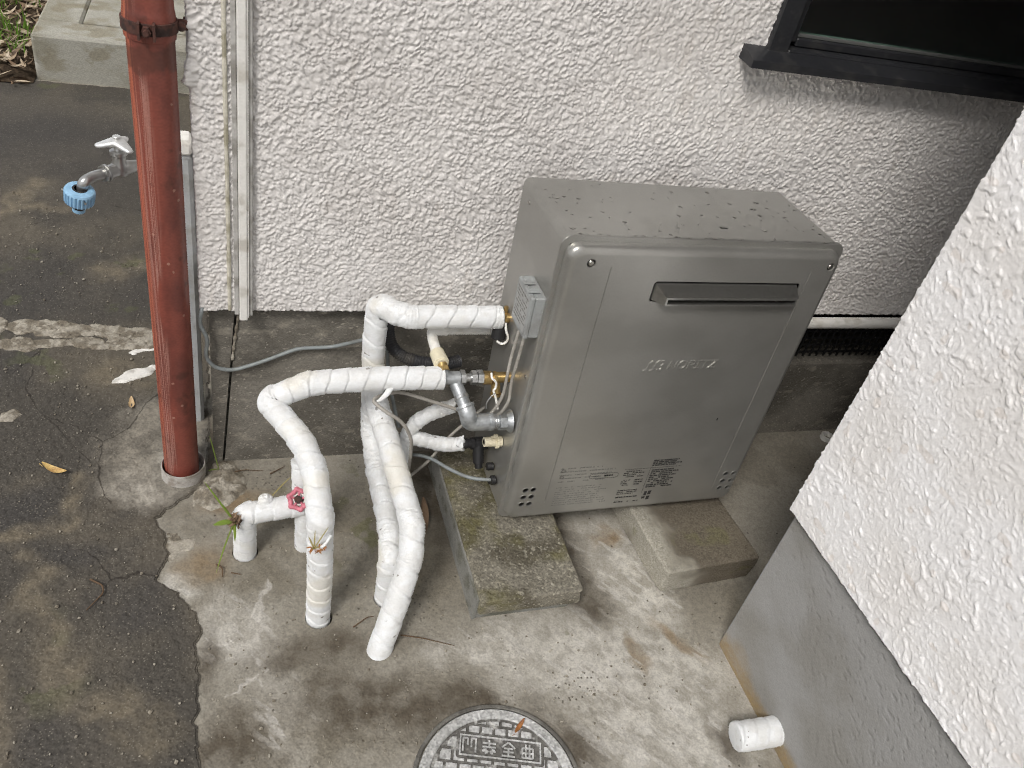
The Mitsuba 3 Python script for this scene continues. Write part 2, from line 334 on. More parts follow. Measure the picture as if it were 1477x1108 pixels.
def tape_fn(p, n, uv):
    a = fbm(p.x * 13 + 2.2, p.y * 13, p.z * 13, 4); b = fbm(p.x * 70, p.y * 70, p.z * 70, 3); g = noise(p.x * 500, p.y * 500, p.z * 500)
    c = mix((.70, .72, .73), (.645, .655, .65), smoothstep(.38, .66, b))
    c = mix(c, (.64, .60, .49), smoothstep(.56, .72, a) * .45)
    sp = smoothstep(.86, .90, noise(p.x * 120, p.y * 120, p.z * 120)) * smoothstep(.5, .6, fbm(p.x * 18, p.y * 18 + 4, p.z * 18, 3))
    c = mix(c, (.12, .10, .08), sp * .7)
    return c * (.95 + .1 * g)
scene['material_white_tape'] = bump(principled(proc(tape_fn), .48, 0, .45), lambda p, n, uv: fbm(p.x * 140, p.y * 140, p.z * 140, 2), .0005)

def metalpaint_fn(p, n, uv):
    g = noise(p.x * 900, p.y * 900, p.z * 900); a = fbm(p.x * 10, p.y * 10, p.z * 10, 4)
    return mix((.375, .372, .352), (.335, .332, .312), smoothstep(.4, .65, a)) * (.94 + .12 * g)
def metalrough_fn(p, n, uv):
    return mi.Float(.25) + .11 * fbm(p.x * 22, p.y * 22, p.z * 22, 3)
scene['material_silver_paint'] = principled(proc(metalpaint_fn), proc(metalrough_fn), .66, .5)
scene['material_print_grey'] = principled((.025, .025, .024), .6)
scene['material_print_pale'] = principled((.12, .12, .11), .6)
scene['material_outlet_metal'] = principled(grime((.44, .44, .42), (.30, .295, .28), 60, .5, .75, .5, .05), .17, .9)
scene['material_screw_metal'] = principled((.5, .49, .46), .3, 1.0)
scene['material_water'] = {'type': 'dielectric', 'int_ior': 1.33, 'ext_ior': 1.0}
scene['material_galvanised'] = principled(grime((.50, .525, .54), (.30, .32, .33), 70, .4, .66, .8, .14, 250), .42, .75)
scene['material_bright_steel'] = principled(grime((.62, .63, .63), (.34, .34, .33), 90, .45, .7, .7, .1), .22, .9)
scene['material_brass'] = principled(grime((.56, .40, .17), (.26, .17, .08), 90, .42, .68, .7, .1), .34, .9)
scene['material_chrome'] = principled(grime((.52, .525, .52), (.38, .375, .36), 70, .4, .65, .7, .06), .30, .9)
scene['material_handle_metal'] = principled(grime((.72, .73, .73), (.52, .52, .50), 80, .45, .7, .6, .06), .38, .6)
scene['material_grey_plastic'] = principled(grime((.27, .285, .285), (.20, .20, .195), 50, .4, .7, .6, .05), .5)
scene['material_label_grey'] = principled((.30, .305, .30), .45)
scene['material_cable_grey'] = principled(grime((.22, .245, .25), (.14, .145, .14), 40, .4, .7, .7, .06), .5)
scene['material_cable_pale'] = principled(grime((.34, .325, .295), (.22, .205, .18), 40, .4, .7, .7, .06), .5)
scene['material_black_plastic'] = principled((.016, .016, .017), .42)
scene['material_conduit_black'] = principled(grime((.035, .036, .040), (.075, .07, .062), 40, .45, .7, .7, .1), .5)
scene['material_pvc_white'] = principled(grime((.74, .735, .70), (.55, .53, .47), 40, .45, .7, .7, .05), .45)
scene['material_cream_plastic'] = principled(grime((.66, .61, .46), (.48, .43, .30), 70, .45, .7, .7, .05), .45)
scene['material_sky_blue_plastic'] = principled(grime((.27, .47, .66), (.20, .38, .55), 60, .45, .7, .7, .05), .38)
scene['material_pink_paint'] = principled(grime((.56, .17, .22), (.36, .10, .13), 90, .42, .7, .8, .1), .55)
scene['material_standpipe_plastic'] = principled(grime((.40, .42, .43), (.28, .28, .26), 25, .45, .7, .7, .05), .45)
scene['material_strip_grey'] = principled(grime((.42, .415, .40), (.20, .19, .17), 35, .42, .7, .8, .08), .5)
scene['material_strip_white'] = principled(grime((.70, .695, .665), (.46, .44, .39), 30, .48, .72, .8, .06), .5)
scene['material_caulk'] = principled(grime((.55, .53, .45), (.30, .28, .2), 40, .42, .7, .9, .1), .7)
scene['material_frame_black'] = principled(grime((.020, .021, .024), (.034, .034, .034), 40, .5, .75, .8, .1), .34)
scene['material_bead_grey'] = principled((.13, .135, .13), .4, .3)
scene['material_glass'] = {'type': 'thindielectric', 'int_ior': 1.52, 'specular_transmittance': {'type': 'rgb', 'value': [.55, .72, .68]}}
scene['material_room_wall'] = principled((.30, .31, .29), .9)
scene['material_roof_soffit'] = principled(grime((.16, .12, .085), (.09, .07, .05), 20, .4, .65, .8, .2), .8)
scene['material_rust'] = principled(grime((.075, .032, .024), (.03, .018, .016), 120, .4, .65, .9, .25), .85)

def red_fn(p, n, uv):
    ang = dr.atan2(p.y + .0075, p.x + .047)
    # paint scuffed away in long streaks down the pipe, on the weather side
    st = fbm(ang * 26, p.z * 5, 2, 4); f2 = noise(ang * 60, p.z * 22, 4); zn = fbm(ang * 1.3 + 4, p.z * 5.0, 7, 3)
    a = fbm(p.x * 30, p.y * 30, p.z * 12, 4); g = noise(p.x * 420, p.y * 420, p.z * 420)
    c = mix((.205, .056, .040), (.145, .042, .032), smoothstep(.38, .64, a))
    side = smoothstep(.55, .15, dr.abs(ang + 2.10)); edge_ = smoothstep(.5, .2, dr.abs(ang + 2.75))
    worn = smoothstep(.36, .56, st) * smoothstep(.43, .56, zn) * side
    c = mix(c, (.40, .22, .18), worn * (.3 + .5 * f2))
    c = mix(c, (.42, .12, .065), smoothstep(.42, .6, st) * edge_ * .7)
    rust = smoothstep(.60, .72, fbm(p.x * 60 + 9, p.y * 60, p.z * 40 + 1.7, 4) * .55 + .5 * fbm(p.x * 14, p.y * 14, p.z * 9 + 4.2, 3) + .22 * smoothstep(.05, .0, dr.abs(p.z - .775)))
    c = mix(c, (.06, .026, .019), rust * .6)
    chips = dots(mi.Point3f(ang * .03, p.z, p.z * 0), 60, .10, .18, .06)
    c = mix(c, (.40, .22, .17), chips * .6)
    return c * (.88 + .24 * g)
scene['material_red_paint'] = principled(proc(red_fn), .42, 0, .5)
scene['material_socket_plastic'] = principled(grime((.40, .385, .36), (.22, .19, .16), 60, .42, .66, .8, .1), .5)

def iron_fn(p, n, uv):
    a = fbm(p.x * 20, p.y * 20, 0, 4); g = noise(p.x * 380, p.y * 380, 1); b = fbm(p.x * 80, p.y * 80, 3, 3)
    c = mix((.60, .605, .60), (.42, .425, .415), smoothstep(.4, .65, a))
    c = mix(c, (.10, .095, .085), smoothstep(.002, -.0005, p.z - .004 + (b - .5) * .002) * .9)
    c = mix(c, (.55, .55, .53), smoothstep(.60, .75, b) * .5)
    return c * (.68 + .64 * g)
scene['material_cast_iron'] = bump(principled(proc(iron_fn), .6, .25), lambda p, n, uv: noise(p.x * 320, p.y * 320) + noise(p.x * 140, p.y * 140), .0012)
scene['material_iron_ring'] = bump(principled(grime((.16, .155, .14), (.085, .08, .07), 50, .4, .65, .8, .25), .7, .2), mortar_bump, .001)

scene['material_soil'] = bump(principled(grime((.075, .055, .038), (.035, .026, .018), 30, .4, .65, .9, .3, 200), .95, 0, .1), mortar_bump, .004)
scene['material_leaf_dry'] = twosided(principled(grime((.46, .33, .18), (.25, .15, .075), 60, .4, .68, .8, .15), .6))
scene['material_leaf_yellow'] = twosided(principled(grime((.56, .40, .15), (.38, .22, .08), 90, .45, .7, .8, .12), .5))
scene['material_leaf_rust'] = twosided(principled(grime((.36, .15, .045), (.16, .06, .02), 90, .45, .7, .8, .12), .6))
scene['material_litter_pale'] = twosided(principled(grime((.47, .40, .30), (.24, .175, .11), 30, .4, .65, .9, .2), .8))
scene['material_litter_brown'] = twosided(principled(grime((.20, .135, .085), (.09, .06, .04), 30, .4, .65, .9, .2), .8))
def thin(c, d=.9): return {'type': 'principledthin', 'base_color': {'type': 'rgb', 'value': list(c)}, 'roughness': .5, 'diff_trans': d, 'spec_trans': 0.0}
scene['material_grass_green'] = thin((.15, .28, .045))
scene['material_weed_green'] = thin((.24, .34, .07))
scene['material_weed_straw'] = thin((.42, .36, .16))
scene['material_twig_brown'] = principled((.10, .062, .035), .8)

# ------------------------------------------------------------------ large structure: ground
gr = trimesh.creation.box((240, 240, .5)); gr.apply_translation((0, 0, -.32))
obj('ground', gr, 'concrete', kind='structure', label='bare yard ground reaching away beyond the houses')
slab = to_m3(box(-3, 9, -6, 2.2, -.3, 0))
for hx, hy, hr in ((.2888, -.3400, .0245), (.1720, -.3630, .0250), (.0600, -.2110, .0245), (.1630, -.2060, .0215), (-.044, -.0095, .0400)):
    slab = slab - m3.Manifold.cylinder(.2, hr - .0026, hr - .0026, 40).translate((hx, hy, -.06))
slab = from_m3(slab)
obj('concrete_slab', slab, 'concrete', kind='structure', label='stained grey concrete paving in front of the heater', smooth=False)

edge = [(-.006, -4), (-.006, -.75), (-.011, -.587), (-.018, -.471), (-.015, -.369), (-.022, -.322), (-.055, -.276), (-.080, -.256), (-.062, -.202), (-.069, -.172), (-.090, -.12),
        (-.055, -.085), (-.012, -.055), (.0, .0), (.0, 1.915), (-.56, 1.915), (-.60, 1.89), (-3, 1.80), (-3, -4)]
pe = rag(edge, .010, 60, 3, .003)
pe = pe.intersection(shapely.box(-3, -4, .002, 1.925))
pe_in = pe.buffer(-.003)
def bevel_slab(poly, inner, z0, z1):
    """A sheet with a low worn edge."""
    return cat(extrude(poly, z1 - .0016 - z0).apply_translation((0, 0, z0)), extrude(inner, z1 - z0).apply_translation((0, 0, z0)))
obj('asphalt', bevel_slab(pe, pe_in, -.02, .0034), 'asphalt', kind='structure', label='worn dark asphalt with cracks left of the concrete', smooth=False)

# flower bed at the far left, behind the asphalt
bed = box(-4, -.565, 1.90, 8, -.28, .008)
g = rng
bed = cat(bed, lump(rag([(-1.6, 1.81), (-.56, 1.88), (-.565, 3.2), (-1.6, 3.2)], .03, 12, 77, .02), .035, 5, .010, .012, 40, .08))
obj('flower_bed', bed, 'soil', kind='structure', label='dark garden soil beside the concrete step', smooth=False)
def leaf_shape(L, W, curl, bend, seg=6):
    t = np.linspace(0, 1, seg); w = W * np.sin(np.pi * np.clip(t * .96 + .02, 0, 1)) ** .7
    V = []
    for ti, wi in zip(t, w):
        z = bend * L * (ti - .5) ** 2 * 2
        V += [(ti * L - L / 2, -wi / 2, z + curl * wi), (ti * L - L / 2, 0, z), (ti * L - L / 2, wi / 2, z + curl * wi)]
    F = []
    for i in range(seg - 1):
        a = i * 3
        for k in (0, 1): F += [(a + k, a + 3 + k, a + 4 + k), (a + k, a + 4 + k, a + 1 + k)]
    return np.array(V), np.array(F)
def scatter_leaves(n, xr, yr, zr, Lr, Wr, seed, keep=None):
    r = np.random.default_rng(seed); Vs, Fs, o = [], [], 0
    for _ in range(n):
        x, y = r.uniform(*xr), r.uniform(*yr)
        if keep is not None and not keep(x, y): continue
        V, F = leaf_shape(r.uniform(*Lr), r.uniform(*Wr), r.uniform(-.1, .6), r.uniform(-.3, .6))
        M = trimesh.transformations.euler_matrix(r.normal(0, .35), r.normal(0, .3), r.uniform(0, 6.28))[:3, :3]
        V = V @ M.T + (x, y, r.uniform(*zr)); Vs.append(V); Fs.append(F + o); o += len(V)
    return trimesh.Trimesh(np.vstack(Vs), np.vstack(Fs), process=False)
near_bed = lambda x, y: True
obj('leaf_litter', scatter_leaves(1500, (-1.5, -.58), (1.83, 3.0), (.010, .056), (.03, .10), (.006, .018), 5), 'litter_pale', smooth=True, kind='stuff', label='pale dry leaf and bark litter on the flower bed', category='leaf litter')
obj('bark_litter', scatter_leaves(1300, (-1.5, -.58), (1.83, 3.0), (.010, .046), (.03, .09), (.006, .016), 6), 'litter_brown', smooth=True, kind='stuff', label='dark brown bark and twig litter on the flower bed', category='bark litter')
def blades(spots, seed, H=(.05, .14), W=(.002, .004), lean=.6):
    r = np.random.default_rng(seed); Vs, Fs, o = [], [], 0
    for (x, y, z) in spots:
        h, w, a, l = r.uniform(*H), r.uniform(*W), r.uniform(0, 6.28), abs(r.normal(0, lean)) + .1
        d = np.array([math.cos(a), math.sin(a), 0]); s = np.array([-d[1], d[0], 0]); V = []
        for t in (0, .35, .7, 1):
            c = np.array([x, y, z]) + d * h * l * t * t + np.array([0, 0, h * t * (1 - .3 * l * t)])
            ww = w * (1 - t) + .0002
            V += [c - s * ww, c + s * ww]
        Vs.append(np.array(V)); F = []
        for i in range(3): F += [(2 * i, 2 * i + 1, 2 * i + 3), (2 * i, 2 * i + 3, 2 * i + 2)]
        Fs.append(np.array(F) + o); o += 8
    return trimesh.Trimesh(np.vstack(Vs), np.vstack(Fs), process=False)
sp = []
for _ in range(9000):
    x, y = rng.uniform(-2.2, -.6), rng.uniform(2.0, 5.0)
    dens = meshkit.fbm(np.array([[x * 4, y * 4, 0.3]]), 3)[0]
    if y > 2.75 + (dens - .5) * 1.2 or dens > .68: sp.append((x, y, .01))
obj('grass', blades(sp, 8, (.05, .16), (.002, .005)), 'grass_green', smooth=True, kind='stuff', label='green grass growing in the flower bed', category='grass')

# ------------------------------------------------------------------ concrete step at the far left
st = thing('concrete_step', 'low grey concrete step with grooved border beyond the red downpipe', 'step')
SX, SY, SZ = -.552, 1.930, .153
def rough_box(x0, x1, y0, y1, z0, z1, ch): return box(x0, x1, y0, y1, z0, z1, ch)
part('border', rough_box(SX, 3.0, SY, SY + .165, -.2, SZ, .008), 'step_concrete', st, False)
part('border', rough_box(SX, SX + .135, SY + .1662, SY + 2.6, -.2, SZ + .0005, .008), 'step_concrete', st, False)
part('slab', rough_box(SX + .141, -.02, SY + .172, SY + 2.6, -.2, SZ + .0015, .003), 'step_concrete', st, False)

# ------------------------------------------------------------------ houses: stucco surfaces as real relief
def relief(U, W, seed, s1, s2, skew=0.4):
    a = .7; u = U * math.cos(a) + W * math.sin(a); w = -U * math.sin(a) + W * math.cos(a)
    q = np.stack([u * 40, w * 40, np.full(U.shape, seed * 1.7)], -1)
    du = (meshkit.noise(q, seed) - .5) * .010; dw = (meshkit.noise(q + 11.3, seed + 3) - .5) * .010
    return u + du, w + dw
def stucco_house(U, W):
    u, w = relief(U, W, 1, 0, 0)
    n1 = meshkit.noise(np.stack([u * 345, w * 285, np.full(U.shape, 2.2)], -1), 5)
    n2 = meshkit.noise(np.stack([u * 560 + 4, w * 510, np.full(U.shape, 7.2)], -1), 8)
    n3 = meshkit.noise(np.stack([u * 180 + 4, w * 150, np.full(U.shape, 1.2)], -1), 9)
    h = np.clip((n1 - .30) / .45, 0, 1); h = h * h * (3 - 2 * h)
    lo = meshkit.fbm(np.stack([U * 7, W * 7, np.full(U.shape, 5.)], -1), 3, 4)
    chip = .010 * np.exp(-((U + .002) / .007) ** 2) * np.clip((W - .738) / .006, 0, 1) * np.clip((.782 - W) / .03, 0, 1)
    return (.0024 * h + .0014 * n2 + .0020 * n3) * (.65 + .7 * lo) + chip
def stucco_wing(U, W):
    q = np.stack([U * 55, W * 55, np.full(U.shape, 3.1)], -1)
    u, w = relief(U + (meshkit.fbm(q, 3, 31) - .5) * .013, W + (meshkit.fbm(q + 9, 3, 33) - .5) * .013, 4, 0, 0)
    st3 = lambda a, b, sd: meshkit.noise(np.stack([u * a + sd, w * b, np.full(U.shape, 2.2)], -1), sd)
    flat = lambda n, t, k: (lambda x: x * x * (3 - 2 * x))(np.clip((n - t) / k, 0, 1))
    lo = meshkit.fbm(np.stack([U * 16, W * 16, np.full(U.shape, 5.)], -1), 3, 6)
    n1 = st3(140, 120, 15); n2 = st3(300, 250, 18); n3 = st3(520, 480, 19)
    return .0014 * flat(n1 + .6 * (lo - .5), .66, .18) + .0008 * flat(n2, .48, .26) + .0006 * n3 + .0003 * n1
def wrap_wall(us, ws, to_point, normal, hfun, hole=None, bottom_lip=.03, flip=False):
    U, W = np.meshgrid(us, ws, indexing='ij'); h = hfun(U, W)
    jag = (meshkit.noise(np.stack([U * 120, U * 0, U * 0 + 3], -1), 2) - .5) * .004
    Wz = W.copy(); Wz[:, 0] += jag[:, 0]
    P = to_point(U, Wz); N = normal(U)
    V = P + N * h[..., None]
    rows = [V]
    lip = (P - N * bottom_lip)[:, :1].copy(); lip[..., 2] = V[:, :1, 2] + .002
    V = np.concatenate([lip, V], 1)
    a, b = V.shape[:2]
    idx = np.arange(a * b).reshape(a, b)
    q = np.stack([idx[:-1, :-1], idx[1:, :-1], idx[1:, 1:], idx[:-1, 1:]], -1)
    if hole is not None:
        um, wm = (us[:-1] + us[1:]) / 2, np.r_[ws[0], (ws[:-1] + ws[1:]) / 2]
        keep = ~hole(um[:, None], wm[None])
        q = q[keep]
    q = q.reshape(-1, 4)
    F = np.vstack([q[:, [0, 1, 2]], q[:, [0, 2, 3]]])
    if flip: F = F[:, ::-1]
    return trimesh.Trimesh(V.reshape(-1, 3), F, process=False)

ZW = .3698
house = thing('house', 'house with grey-white rippled stucco wall and dark window behind the silver heater', 'house')
us = np.r_[np.linspace(-3.0, -.2, 90), np.linspace(-.195, -.03, 30), np.arange(-.028, 1.60, .0016), np.linspace(1.605, 5.5, 240)]
ws = np.r_[np.arange(ZW, 1.005, .0016), np.arange(1.008, 1.5, .0042), np.linspace(1.51, 3.2, 120)]
RC = .008
def hp(U, W):
    x = np.where(U > 0, U, 0.0); y = np.where(U > 0, 0.0, -U)
    return np.stack([x, y, W], -1)
def hn(U):
    t = np.clip((U + RC) / (2 * RC), 0, 1); a = np.pi * (1 - t) / 2
    return np.stack([-np.sin(a), -np.cos(a), 0 * a], -1)
WX0, WX1, WZ0, WZ1 = .876, 2.55, .884, 1.44
wall = wrap_wall(us, ws, hp, hn, stucco_house, hole=lambda u, w: (u > WX0) & (u < WX1) & (w > WZ0) & (w < WZ1))
part('stucco_wall', wall, 'stucco_grey', house, True)
# solid core of the wall behind the render, with the window opening and the under-floor vent opening
core = m3.Manifold.cube((5.5, 4.0, 3.2 - ZW - .004)).translate((.012, .012, ZW + .004)) - m3.Manifold.cube((WX1 - WX0 - .004, 1.0, WZ1 - WZ0 - .004)).translate((WX0 + .002, -.1, WZ0 + .002)) - m3.Manifold.cube((4.4, 3.4, 2.0)).translate((.6, .16, .75))
part('wall_core', from_m3(core), 'room_wall', house, False)
fd = m3.Manifold.cube((5.49, 4.0, ZW + .30)).translate((.010, .020, -.30)) - m3.Manifold.cube((1.0, .42, .152)).translate((1.08, -.1, .214)) - m3.Manifold.cube((.0045, .03, .6)).rotate((0, 4.3, 0)).translate((.0215, .008, -.045))
part('foundation', from_m3(fd), 'foundation_mortar', house, False, 'dark damp mortar foundation with a slanting crack')
# drip of pale filler in the upper part of the crack
part('crack_filler', sweep([(.058, .0185, .345), (.053, .0187, .31), (.049, .0185, .275), (.0465, .0187, .25)], .0022, 8, .01, .004, lambda S, t, c: .0009 * np.sin(S * 300)), 'pale_mortar', house)
# under-floor vent: a black mesh in the opening
wires = []
for i in range(52): wires.append(box(1.08 + i * .0195, 1.08 + i * .0195 + .004, .052, .055, .212, .368))
for j in range(8): wires.append(box(1.075, 2.085, .0555, .0585, .222 + j * .0195, .226 + j * .0195))
part('vent_mesh', cat(*wires), 'black_plastic', house, False)
# window
def wbox(*a, ch=.002): return box(*a, ch)
win = part('window', cat(wbox(WX0 - .006, WX0 + .032, -.012, .06, .886, 1.42), wbox(WX1 - .03, WX1, -.012, .06, .886, 1.42), wbox(WX0 + .033, WX1 - .031, -.012, .06, .8855, .8930), wbox(WX0 + .033, WX1 - .031, -.012, .06, 1.395, 1.42)), 'frame_black', house, False)
sill = trimesh.convex.convex_hull(np.array([(x, y, z) for x in (.828, WX1 + .05) for y, z in [(-.044, .867), (-.044, .879), (-.003, .892), (-.003, .870), (.003, .892), (.003, .872)]]))
part('sill', sill, 'frame_black', win, False)
part('sash', cat(wbox(WX0 + .034, WX0 + .058, .012, .045, .900, 1.392), wbox(WX1 - .06, WX1 - .034, .012, .045, .900, 1.392), wbox(WX0 + .059, WX1 - .061, .012, .045, .8935, .9070), wbox(WX0 + .059, WX1 - .061, .012, .045, 1.365, 1.392)), 'frame_black', win, False)
part('glazing_bead', cat(wbox(WX0 + .0585, WX1 - .0605, .020, .0285, .9072, .9125, ch=.001), wbox(WX0 + .0582, WX0 + .0625, .020, .0285, .9128, 1.364, ch=.001)), 'bead_grey', win, False)
pane = trimesh.Trimesh([(WX0 + .05, .030, .905), (WX1 - .05, .030, .905), (WX1 - .05, .030, 1.375), (WX0 + .05, .030, 1.375)], [(0, 1, 2), (0, 2, 3)])
part('pane', pane, 'glass', win, False)
# cover strip over the wall joint
sr = part('joint_strip', cat(box(.0515, .0585, -.0105, .003, .3665, 3.2, .001), box(.0735, .0800, -.0115, .003, .3655, 3.2, .001)), 'strip_grey', house, False)
part('rib', box(.0590, .0722, -.0165, .003, .3585, 3.2, .0018), 'strip_white', sr, False)
part('lip', box(.0726, .0740, -.0150, .003, .3640, 3.2, .0004), 'strip_white', sr, False)
part('caulk_line', sweep([(.0437, -.004, .372), (.0440, -.0045, .55), (.0432, -.004, .75), (.0436, -.0045, .95), (.0436, -.004, 1.4), (.0436, -.004, 3.1)], .0030, 8, .05, .006, lambda S, t, c: .0010 * (meshkit.noise(np.stack([S * 60, t * 0, t * 0], -1), 3) - .5)), 'caulk', sr)
# eave of the house above the picture
part('eave', box(-.35, 5.6, -.32, 4.2, 3.2, 3.32), 'roof_soffit', house, False)

X2, Y2, Z2 = .8577, -.5112, .3517
wing = thing('house', 'projecting house corner with bright white lumpy stucco over smooth grey foundation', 'house')
us2 = np.r_[np.linspace(-3.6, -1.31, 110), np.arange(-1.30, -.634, .0042), np.arange(-.63, .01, .0014), np.linspace(.013, .2, 60), np.linspace(.21, 4.5, 200)]
ws2 = np.r_[np.arange(Z2, 1.04, .0014), np.arange(1.043, 1.55, .0042), np.linspace(1.56, 3.2, 110)]
def wp(U, W):
    return np.stack([np.where(U > 0, X2 + U, X2), np.where(U > 0, Y2, Y2 + U), W], -1)
def wn(U):
    t = np.clip((U + RC) / (2 * RC), 0, 1); a = np.pi * t / 2
    return np.stack([-np.cos(a), np.sin(a), 0 * a], -1)
part('stucco_wall', wrap_wall(us2, ws2, wp, wn, stucco_wing, flip=True), 'stucco_white', wing, True)
part('wall_core', box(X2 + .012, 5.3, Y2 - 3.6, Y2 - .012, Z2 + .004, 3.2), 'room_wall', wing, False)
part('foundation', box(X2 + .0095, 5.3, Y2 - 3.59, Y2 - .006, -.3, Z2 + .003, .003), 'foundation_smooth', wing, False, 'smooth grey rendered foundation stained ochre along its foot')
part('eave', box(X2 - .12, 5.6, Y2 - 3.8, -.321, 3.2, 3.32), 'roof_soffit', wing, False)
part('passage_roof', box(X2 - .02, 5.4, Y2 + .004, -.006, 1.50, 1.57), 'roof_soffit', wing, False)
part('passage_wall', box(2.9, 3.0, Y2 + .004, -.006, -.3, 1.495), 'foundation_smooth', wing, False)

# ------------------------------------------------------------------ mortar lumps, smears
def flakes(spine, n, seed, w=(.02, .05), zb=.003):
    r = np.random.default_rng(seed); sp_ = np.array(spine, float); L = []
    s_ = np.r_[0, np.cumsum(np.linalg.norm(np.diff(sp_, axis=0), axis=1))]
    for k in range(n):
        t = (k + r.uniform(.1, .9)) / n * s_[-1]; c = np.array([np.interp(t, s_, sp_[:, 0]), np.interp(t, s_, sp_[:, 1])]) + r.normal(0, .005, 2)
        a, b = r.uniform(.022, .05), r.uniform(*w) * .32; th = np.linspace(0, 2 * np.pi, 14)[:-1]; sl = -.10 + r.normal(0, .08)
        x, y = a * np.cos(th), b * np.sin(th)
        L.append(lump(rag(np.stack([c[0] + x - sl * y, c[1] + sl * x + y], 1), .011, 55, seed * 50 + k, .0025), r.uniform(.003, .0075), seed + k, zb, .0022, 95, .0035))
    return cat(*L)
obj('mortar_smear', flakes([(-.54, .478), (-.36, .468), (-.25, .455), (-.13, .435)], 19, 3, (.045, .10)), 'pale_mortar', smooth=25, label='long ragged strip of pale dried mortar on the asphalt left of the red downpipe', category='mortar')
obj('mortar_smear', flakes([(-.43, .405), (-.30, .408), (-.17, .402), (-.06, .412)], 18, 7, (.035, .09)), 'pale_mortar', smooth=25, label='thin broken mortar smear just in front of the long ragged one', category='mortar')
obj('paint_splash', lump(rag([(-.190, .262), (-.165, .262), (-.125, .283), (-.095, .318), (-.085, .312), (-.06, .315), (-.075, .322), (-.103, .326), (-.135, .315), (-.165, .30), (-.185, .28)], .007, 60, 12, .003), .003, 6, .005, .002, 90, .006), 'white_splash', smooth=True, label='white leaf-shaped paint splash on the ground left of the red downpipe', category='paint splash')
obj('paint_splash', lump(rag([(-.155, .36), (-.145, .372), (-.125, .377), (-.10, .374), (-.09, .385), (-.12, .392), (-.15, .388), (-.165, .37)], .007, 60, 14, .003), .003, 7, .005, .002, 90, .006), 'white_splash', smooth=True, label='small white splash at the edge of the mortar smear', category='paint splash')
obj('mortar_smear', lump(rag([(-.375, .150), (-.352, .150), (-.338, .172), (-.352, .188), (-.378, .18)], .008, 50, 22), .005, 8, .005), 'pale_mortar', smooth=True, label='small pale mortar chip pile at the left edge of the photo', category='mortar')
obj('mortar_lump', lump(rag([(-.03, -.095), (.0, -.11), (.035, -.10), (.062, -.075), (.07, -.035), (.05, .012), (.012, .018), (-.005, -.02), (-.03, -.05)], .010, 45, 31), .015, 9, -.001, .0022, 190, .03), 'pale_mortar', smooth=True, label='rough pale mortar lump at the foundation corner behind the left pipe', category='mortar')
obj('pale_patch', lump(rag([(-.078, -.20), (-.062, -.225), (-.045, -.20), (-.022, -.195), (-.018, -.17), (-.045, -.165), (-.05, -.15), (-.07, -.15)], .008, 45, 37), .002, 11, .0, .0025, 150, .004), 'pale_mortar', smooth=True, label='thin pale mortar patch at the edge of the asphalt by the left pipe', category='mortar')

# ------------------------------------------------------------------ manhole cover
MC = np.array([.3973, -.6924]); MR = .128
mh = thing('manhole_cover', 'round cast iron water meter cover with raised blocks and characters', 'manhole cover')
part('ring', lathe([(MR - .006, -.02), (MR - .006, .0045), (MR - .0045, .006), (MR - .001, .006), (MR + .0005, .0045), (MR + .0005, -.02)], (MC[0], MC[1], 0), (0, 0, 1), 120), 'iron_ring', mh)
part('lid', lathe([(0, -.02), (MR - .008, -.02), (MR - .008, .0055), (MR - .0095, .007), (MR - .0225, .007), (MR - .0235, .006), (MR - .0245, .003), (0, .003)], (MC[0], MC[1], 0), (0, 0, 1), 120), 'cast_iron', mh)
ang = math.radians(-17); ca, sa = math.cos(ang), math.sin(ang)
def mh_place(poly, z0, h):
    a = shapely.affinity.rotate(poly, math.degrees(ang), origin=(0, 0)); a = shapely.affinity.translate(a, MC[0], MC[1])
    m = extrude(a, h); m.apply_translation((0, 0, z0)); return m
panel = shapely.box(-.062, .040, .064, .073)
disc = Point(0, 0).buffer(MR - .028, 48)
emblem = Point(0, -.012).buffer(.034, 32)
for i in range(-5, 6):
    for j in range(-5, 6):
        cx_, cy_ = i * .0205 + (.010 if j % 2 else 0), j * .0205 - .002
        w = .0088
        b = shapely.box(cx_ - w, cy_ - .0086, cx_ + w, cy_ + .0086).intersection(disc).difference(panel.buffer(.004)).difference(emblem)
        if b.area > 5e-5 and b.geom_type == 'Polygon': part('raised_block', mh_place(b.buffer(-.0008), .0028, .0032), 'cast_iron', mh, False)
rim = panel.difference(panel.buffer(-.0022))
part('text_border', mh_place(rim, .0028, .0036), 'cast_iron', mh, False)
def strokes(L, w): return shapely.union_all([LineString(s).buffer(w, cap_style='flat') for s in L])
CH = [[[(0, 0), (0, 1)], [(.0, 1), (.35, 1)], [(.62, 1), (1, 1)], [(.95, 1), (.95, 0)], [(.62, 1), (.62, .35)], [(.35, 1), (.35, .5)]],
      [[(0, .78), (1, .78)], [(0, .5), (1, .5)], [(.5, 1), (.5, .5)], [(.25, .4), (.25, 0)], [(0, .2), (.45, .2)], [(.75, .4), (.75, 0)], [(.55, .2), (1, .2)], [(.1, .35), (.4, .05)], [(.6, .05), (.9, .35)]],
      [[(.5, 1), (0, .6)], [(.5, 1), (1, .6)], [(.15, .55), (.85, .55)], [(.1, .3), (.9, .3)], [(0, 0), (1, 0)], [(.5, .55), (.5, 0)]],
      [[(.1, 0), (.1, .72)], [(.9, 0), (.9, .72)], [(.1, .72), (.9, .72)], [(.1, .36), (.9, .36)], [(.1, .02), (.9, .02)], [(.36, 1), (.36, 0)], [(.64, 1), (.64, 0)]]]
for k, c in enumerate(CH):
    g_ = shapely.affinity.translate(shapely.affinity.scale(strokes(c, .065), .0205, .0215, origin=(0, 0)), -.0565 + k * .0298, .0462)
    part('character', mh_place(g_, .0028, .0030), 'cast_iron', mh, False)
